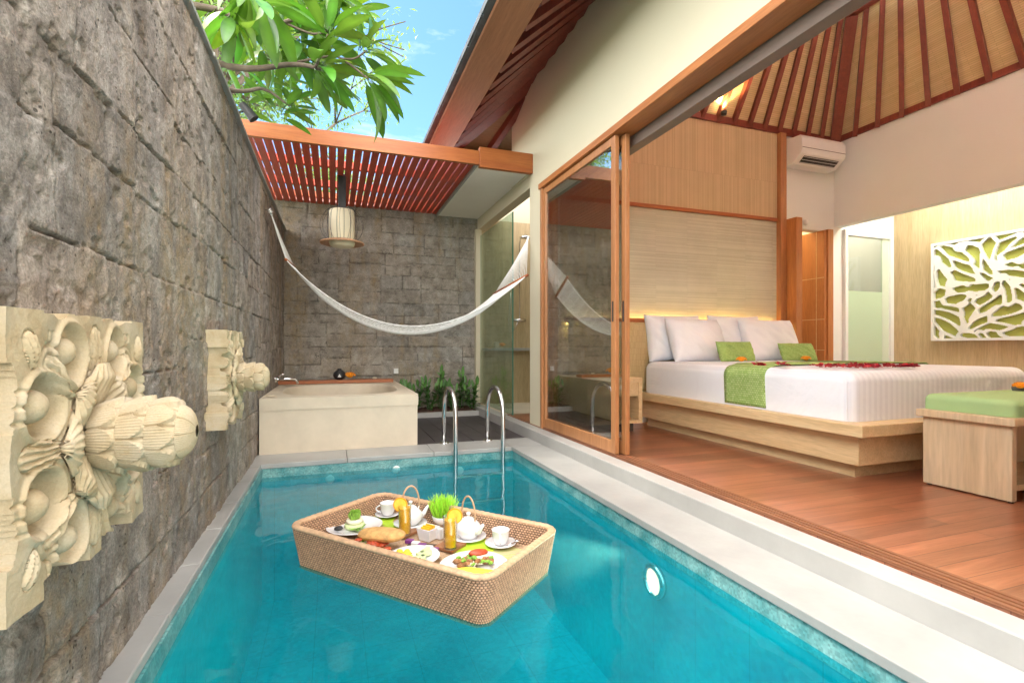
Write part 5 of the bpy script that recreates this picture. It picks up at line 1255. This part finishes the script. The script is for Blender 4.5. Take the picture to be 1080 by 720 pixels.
def teapot(c, ang, label):
    z0 = TF+.012; root = thing('teapot', label, 'teapot', (c.x, c.y, z0), 'teapots on the floating tray'); a = R(ang); d = Vector((cos(a), sin(a), 0)); C0 = Vector((c.x, c.y, z0))
    MB().lathe([(0,0),(.034,0),(.040,.004),(.058,.028),(.062,.045),(.055,.064),(.038,.080),(.030,.084),(.0,.085)], tuple(C0), 40).build('body', 'porcelain', root, smooth=True)
    l = MB().lathe([(.032,.083),(.030,.090),(.016,.098),(.006,.101),(.006,.106),(.011,.112),(.010,.119),(0,.122)], tuple(C0), 32).build('lid', 'porcelain', root, smooth=True)
    MB().tube([C0+d*.048+Vector((0,0,.035)), C0+d*.072+Vector((0,0,.046)), C0+d*.088+Vector((0,0,.072)), C0+d*.098+Vector((0,0,.082))], [.017,.012,.009,.007], 12).build('spout', 'porcelain', root, smooth=True)
    pts = [C0+d*.046*cos(t)+Vector((0,0,.080+.115*sin(t)**.8 if sin(t) > 0 else .080)) for t in np.linspace(.02, pi-.02, 21)]
    MB().tube(pts, .0042, 8).build('handle', 'rattan_rim', root, smooth=True)
    for s_ in (-1, 1): MB().tube([C0+d*.040*s_+Vector((0,0,.070)), C0+d*.047*s_+Vector((0,0,.092))], .004, 8).build('handle_lug', 'porcelain', root, smooth=True)
    return root
saucer(t1, .085, 'white saucer under the teapot by the grass pot'); teapot(t1, 10, 'white teapot with a tall cane handle behind the first juice glass')
saucer(t2, .085, 'white saucer under the teapot by the second juice glass'); teapot(t2, -60, 'white teapot with a tall cane handle between the second juice glass and lone cup')
def juice(c, label, side):
    z0 = TF+.018; root = thing('juice_glass', label, 'glass', (c.x, c.y, z0), 'orange juice glasses on the floating tray'); C0 = (c.x, c.y, z0)
    MB().lathe([(0,.0),(.026,.0),(.028,.004),(.032,.145),(.0305,.145),(.027,.010),(0,.009)], C0, 28).build('tumbler', 'glass_thin', root, smooth=True)
    MB().lathe([(0,.011),(.0262,.011),(.0298,.130),(0,.131)], C0, 28).build('orange_juice', M_plain('orange_juice', (1.0,.50,.01), .3, .05, 10, 0), root, smooth=True, angle=50)
    d = Vector(side); cc = Vector((c.x, c.y, z0+.145))+d*.026; s = MB(); n = 24
    e1 = Vector((CT, -ST, 0)); e2 = Vector((0,0,1)); nn = e1.cross(e2)
    def disc(r_, off, bb): bb.add([cc+nn*off]+[cc+nn*off+(e1*cos(2*pi*k/n)+e2*sin(2*pi*k/n))*r_ for k in range(n)], [(0, 1+k, 1+(k+1)%n) for k in range(n)])
    r_ = .034; s.add([cc+nn*o_+(e1*cos(2*pi*k/n)+e2*sin(2*pi*k/n))*r_ for o_ in (-.003,.003) for k in range(n)], [(k,(k+1)%n,n+(k+1)%n,n+k) for k in range(n)])
    disc(r_, -.003, s); disc(r_, .003, s); sl_ = s.build('orange_slice', M_plain('orange_rind', (.95,.38,.01), .4, .05, 20, 0), root)
    s2 = MB(); disc(.029, -.0036, s2); disc(.029, .0036, s2); s2.build('flesh', M_plain('orange_flesh', (.98,.58,.08), .3, .15, 60, .2), sl_)
juice(ontray(427, 563.5, TF+.018), 'tall glass of orange juice with an orange slice, by the sandwich', (-.8, .2, 0))
juice(ontray(475, 578, TF+.018), 'tall glass of orange juice with an orange slice, by the omelette plate', (.75, -.2, 0))
# wheatgrass pot
gp = ontray(467, 553); gr = thing('grass_pot', 'white pot of bright green wheatgrass at the middle of the tray', 'potted grass', (gp.x, gp.y, TF))
MB().lathe([(0,0),(.030,0),(.050,.02),(.056,.045),(.052,.047),(.045,.03),(0,.03)], (gp.x, gp.y, TF+.003), 32).build('pot', 'porcelain', gr, smooth=True)
b = MB(); r2 = random.Random(8)
for k in range(420):
    a = r2.uniform(0, 6.28); rr2 = .048*sqrt(r2.random()); base = Vector((gp.x+rr2*cos(a), gp.y+rr2*sin(a), TF+.035))
    leafblade(b, base, (cos(a)*rr2*5+r2.gauss(0,.10), sin(a)*rr2*5+r2.gauss(0,.10), 1), (r2.gauss(0,1), r2.gauss(0,1), .1), r2.uniform(.085,.125), .0048, .3, .1, 3, r2.uniform(.8,1.3))
b.build('wheatgrass', M_leaf('wheatgrass_leaf', (.34,.62,.05), (.50,.78,.10), .4), gr, tint=True, recalc=False)
# sugar caddy, shakers, packets
sc = ontray(451.5, 569); a = R(130); 
cd = thing('sugar_caddy', 'square white dish holding yellow sachets between the juice glasses', 'sugar dish', (sc.x, sc.y, TF))
def rotbox(c, l, w_, z0, z1, ang): 
    u = Vector((cos(R(ang)), sin(R(ang)), 0)); c = Vector((c.x, c.y, (z0+z1)/2)); return MB().bar(c-u*l/2, c+u*l/2, w_, z1-z0)
cdm = MB(); zt = TF+.062
u = Vector((cos(a), sin(a), 0)); v = Vector((-sin(a), cos(a), 0)); o_ = [Vector((sc.x, sc.y, 0))+u*sx*s_+v*sy*s_ for s_ in (.030,.040,.036,.027) for sx, sy in ((1,1),(-1,1),(-1,-1),(1,-1))]
zz = [TF+.003]*4+[zt]*4+[zt]*4+[TF+.012]*4; cdm.add([(p.x, p.y, z_) for p, z_ in zip(o_, zz)], [(i*4+k, i*4+(k+1)%4, (i+1)*4+(k+1)%4, (i+1)*4+k) for i in range(3) for k in range(4)]+[(0,1,2,3),(12,13,14,15)])
cdm.build('dish', 'porcelain', cd, bevel=.002)
for k in range(5): 
    q_ = Vector((sc.x, sc.y, 0))+v*(-.022+.011*k); m = rotbox(q_, .045, .004, TF+.013, TF+.066+.004*(k%2), 130); m.build('sachet', M_plain('yellow_sachet', (.95,.55,.03), .4, .2, 30, 0), cd)
for k, (x_, y_) in enumerate(((460.5, 566.5), (464, 568.5))):
    q_ = ontray(x_, y_); o = rotbox(q_, .026, .026, TF+.003, TF+.055, 130).build('shaker', 'porcelain', bevel=.004)
    tag(o, ['small square white shaker right beside the sugar dish', 'small square white shaker beside the second juice glass'][k], 'shaker', 'salt and pepper shakers')
for k, (x_, y_) in enumerate(((432, 573), (438.5, 575.5), (445, 577.5), (452, 580), (458, 582))):
    q_ = ontray(x_, y_); o = rotbox(q_, .038, .026, TF+.004, TF+.020, 150).build('jam_packet', 'darkred' if k % 2 == 0 else 'cream2', bevel=.003)
    tag(o, ['purple jam packet, end of the row nearest the sandwich', 'white butter packet between two purple packets, near the sandwich', 'purple jam packet in the middle of the row', 'white butter packet, fourth along from the sandwich', 'purple jam packet at the end of the row by the second juice glass'][k], 'jam packet', 'row of jam and butter packets')
mat_rect('packet_tray', ontray(446, 576), .15, .06, 130+20, 'groove', 'dark narrow tray under the row of jam and butter packets', 'small tray', TF+.0005, .003)

# ------------------------------------------------------------------ lamps in the place, plus added fill uplights
def spot(name, loc, tgt, e, c, ang=90, size=.03, blend=.6):
    l = bpy.data.lights.new(name, 'SPOT'); l.energy = e; l.color = c; l.spot_size = R(ang); l.spot_blend = blend; l.shadow_soft_size = size
    o = bpy.data.objects.new(name, l); COL.objects.link(o); o.location = loc; o.rotation_euler = (Vector(tgt)-Vector(loc)).to_track_quat('-Z', 'Y').to_euler(); return o
def uplight(x, y, tx, ty, label, e=14):
    o = MB().lathe([(0,0),(.028,0),(.034,.03),(.030,.045),(.0,.04)], (x, y, RZ-.02), 16).build('uplight', 'black', smooth=True); tag(o, label, 'uplight', 'uplights along the ceiling plate')
    MB().lathe([(0,.041),(.028,.0455)], (x, y, RZ-.02), 16).build('bulb', M_emit('warm_bulb', (1,.75,.4), 8), o)
    spot('uplight_lamp', (x, y, RZ+.06), (tx, ty, RZ+1.4), e, (1.0,.66,.28) if e < 20 else (.82,.97,1.0), 110)
uplight(3.98, 4.36, 3.98, 3.9, 'lit uplight on the ceiling plate above the bamboo panel', 11)
uplight(5.68, 1.95, 5.1, 2.05, 'lit uplight on the plate of the long white beam wall', 140)
uplight(2.4, 1.6, 3.0, 1.8, 'added unseen fill uplight on the plate over the sliding door opening', 330)  # added out of view to fill the room with light
uplight(4.0, .75, 4.0, 1.3, 'added unseen fill uplight on the plate of the hidden end wall', 290)  # second added fill light, likewise out of view
def area(name, loc, tgt, e, c, sx, sy):
    l = bpy.data.lights.new(name, 'AREA'); l.energy = e; l.color = c; l.shape = 'RECTANGLE'; l.size = sx; l.size_y = sy
    o = bpy.data.objects.new(name, l); COL.objects.link(o); o.location = loc; o.rotation_euler = (Vector(tgt)-Vector(loc)).to_track_quat('-Z', 'Y').to_euler(); return o
dlm = B(6.1, 6.6, 1.2, 4.2, 2.735, 2.748).build('ceiling_light', M_emit('alcove_diffuser', (1,.94,.84), 1.9)); tag(dlm, 'warm white ceiling light panel in the alcove', 'ceiling light')
cl_ = B(5.1, 5.4, 4.9, 5.2, 2.735, 2.748).build('ceiling_light', M_emit('corridor_diffuser', (1,.72,.35), 6)); tag(cl_, 'warm ceiling light in the corridor behind the bed wall', 'ceiling light')
cl_ = B(6.1, 6.5, 4.85, 5.15, 2.735, 2.748).build('ceiling_light', M_emit('bath_diffuser', (1,.93,.80), 3)); tag(cl_, 'white ceiling light behind the frosted glass door', 'ceiling light')
spot('pool_lamp_beam', (PXR-.05, 2.115, -.365), (.8, 2.28, -.25), 14, (1.0,.85,.6), 80, .05)

# ------------------------------------------------------------------ sky and sun
SUN_EL, SUN_AZ = R(60), R(-55)   # azimuth from +Y towards +X: a softened sun high beyond the stone wall
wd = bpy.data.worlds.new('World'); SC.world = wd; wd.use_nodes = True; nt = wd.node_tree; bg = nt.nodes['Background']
sk = N(nt, 'ShaderNodeTexSky', sky_type='NISHITA'); sk.sun_disc = False; sk.sun_elevation = SUN_EL; sk.sun_rotation = SUN_AZ; sk.air_density = 1.0; sk.dust_density = .6; sk.ozone_density = 1.5
tc = N(nt, 'ShaderNodeTexCoord'); sp = N(nt, 'ShaderNodeSeparateXYZ'); L(nt, tc, 'Generated', sp, 0)
# wisps of cloud
mp = N(nt, 'ShaderNodeMapping'); mp.inputs['Scale'].default_value = (2.0, 2.0, 7.0); L(nt, tc, 'Generated', mp, 0)
nz = N(nt, 'ShaderNodeTexNoise', Scale=1.6, Detail=7.0, Roughness=.6, Distortion=.4); L(nt, mp, 0, nz, 'Vector')
cr = ramp(nt, [(.53, 0.0), (.95, .8)]); L(nt, nz, 'Fac', cr, 'Fac')
tn = mixc(nt, (sk, 'Color'), (.78, 1.06, 1.12), 1.0, 'MULTIPLY'); mxs = mixc(nt, (tn, 2), (9.0, 9.3, 9.6), (cr, 'Color'))
# the blue opening above the pergola is the darkest part of the sky
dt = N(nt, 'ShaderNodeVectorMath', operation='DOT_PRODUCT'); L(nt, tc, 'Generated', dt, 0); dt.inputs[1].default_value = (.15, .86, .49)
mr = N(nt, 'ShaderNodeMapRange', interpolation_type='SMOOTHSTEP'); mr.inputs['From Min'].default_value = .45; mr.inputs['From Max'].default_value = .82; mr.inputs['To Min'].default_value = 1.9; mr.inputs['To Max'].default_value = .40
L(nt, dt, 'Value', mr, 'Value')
# veil of cloud added over the unseen sky for brighter, warmer fill
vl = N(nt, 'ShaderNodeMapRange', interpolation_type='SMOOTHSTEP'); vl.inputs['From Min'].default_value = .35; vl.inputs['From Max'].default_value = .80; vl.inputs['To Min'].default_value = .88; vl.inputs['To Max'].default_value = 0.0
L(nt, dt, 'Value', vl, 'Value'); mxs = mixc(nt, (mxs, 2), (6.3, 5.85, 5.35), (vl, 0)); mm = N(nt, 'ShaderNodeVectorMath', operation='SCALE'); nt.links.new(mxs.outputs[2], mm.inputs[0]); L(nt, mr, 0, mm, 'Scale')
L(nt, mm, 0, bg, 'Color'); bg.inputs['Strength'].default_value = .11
su = bpy.data.lights.new('sun', 'SUN'); su.energy = .7; su.angle = R(14); su.color = (1, .95, .86)
so_ = bpy.data.objects.new('sun', su); COL.objects.link(so_)
sd = Vector((sin(SUN_AZ)*cos(SUN_EL), cos(SUN_AZ)*cos(SUN_EL), sin(SUN_EL))); so_.rotation_euler = sd.to_track_quat('Z', 'Y').to_euler()
SC.view_settings.view_transform = 'Standard'; SC.view_settings.look = 'None'; SC.view_settings.exposure = 2.72; SC.view_settings.gamma = 1
SC.cycles.use_denoising = True; SC.cycles.max_bounces = 10; SC.cycles.diffuse_bounces = 6; SC.cycles.transparent_max_bounces = 24; SC.cycles.sample_clamp_indirect = 6
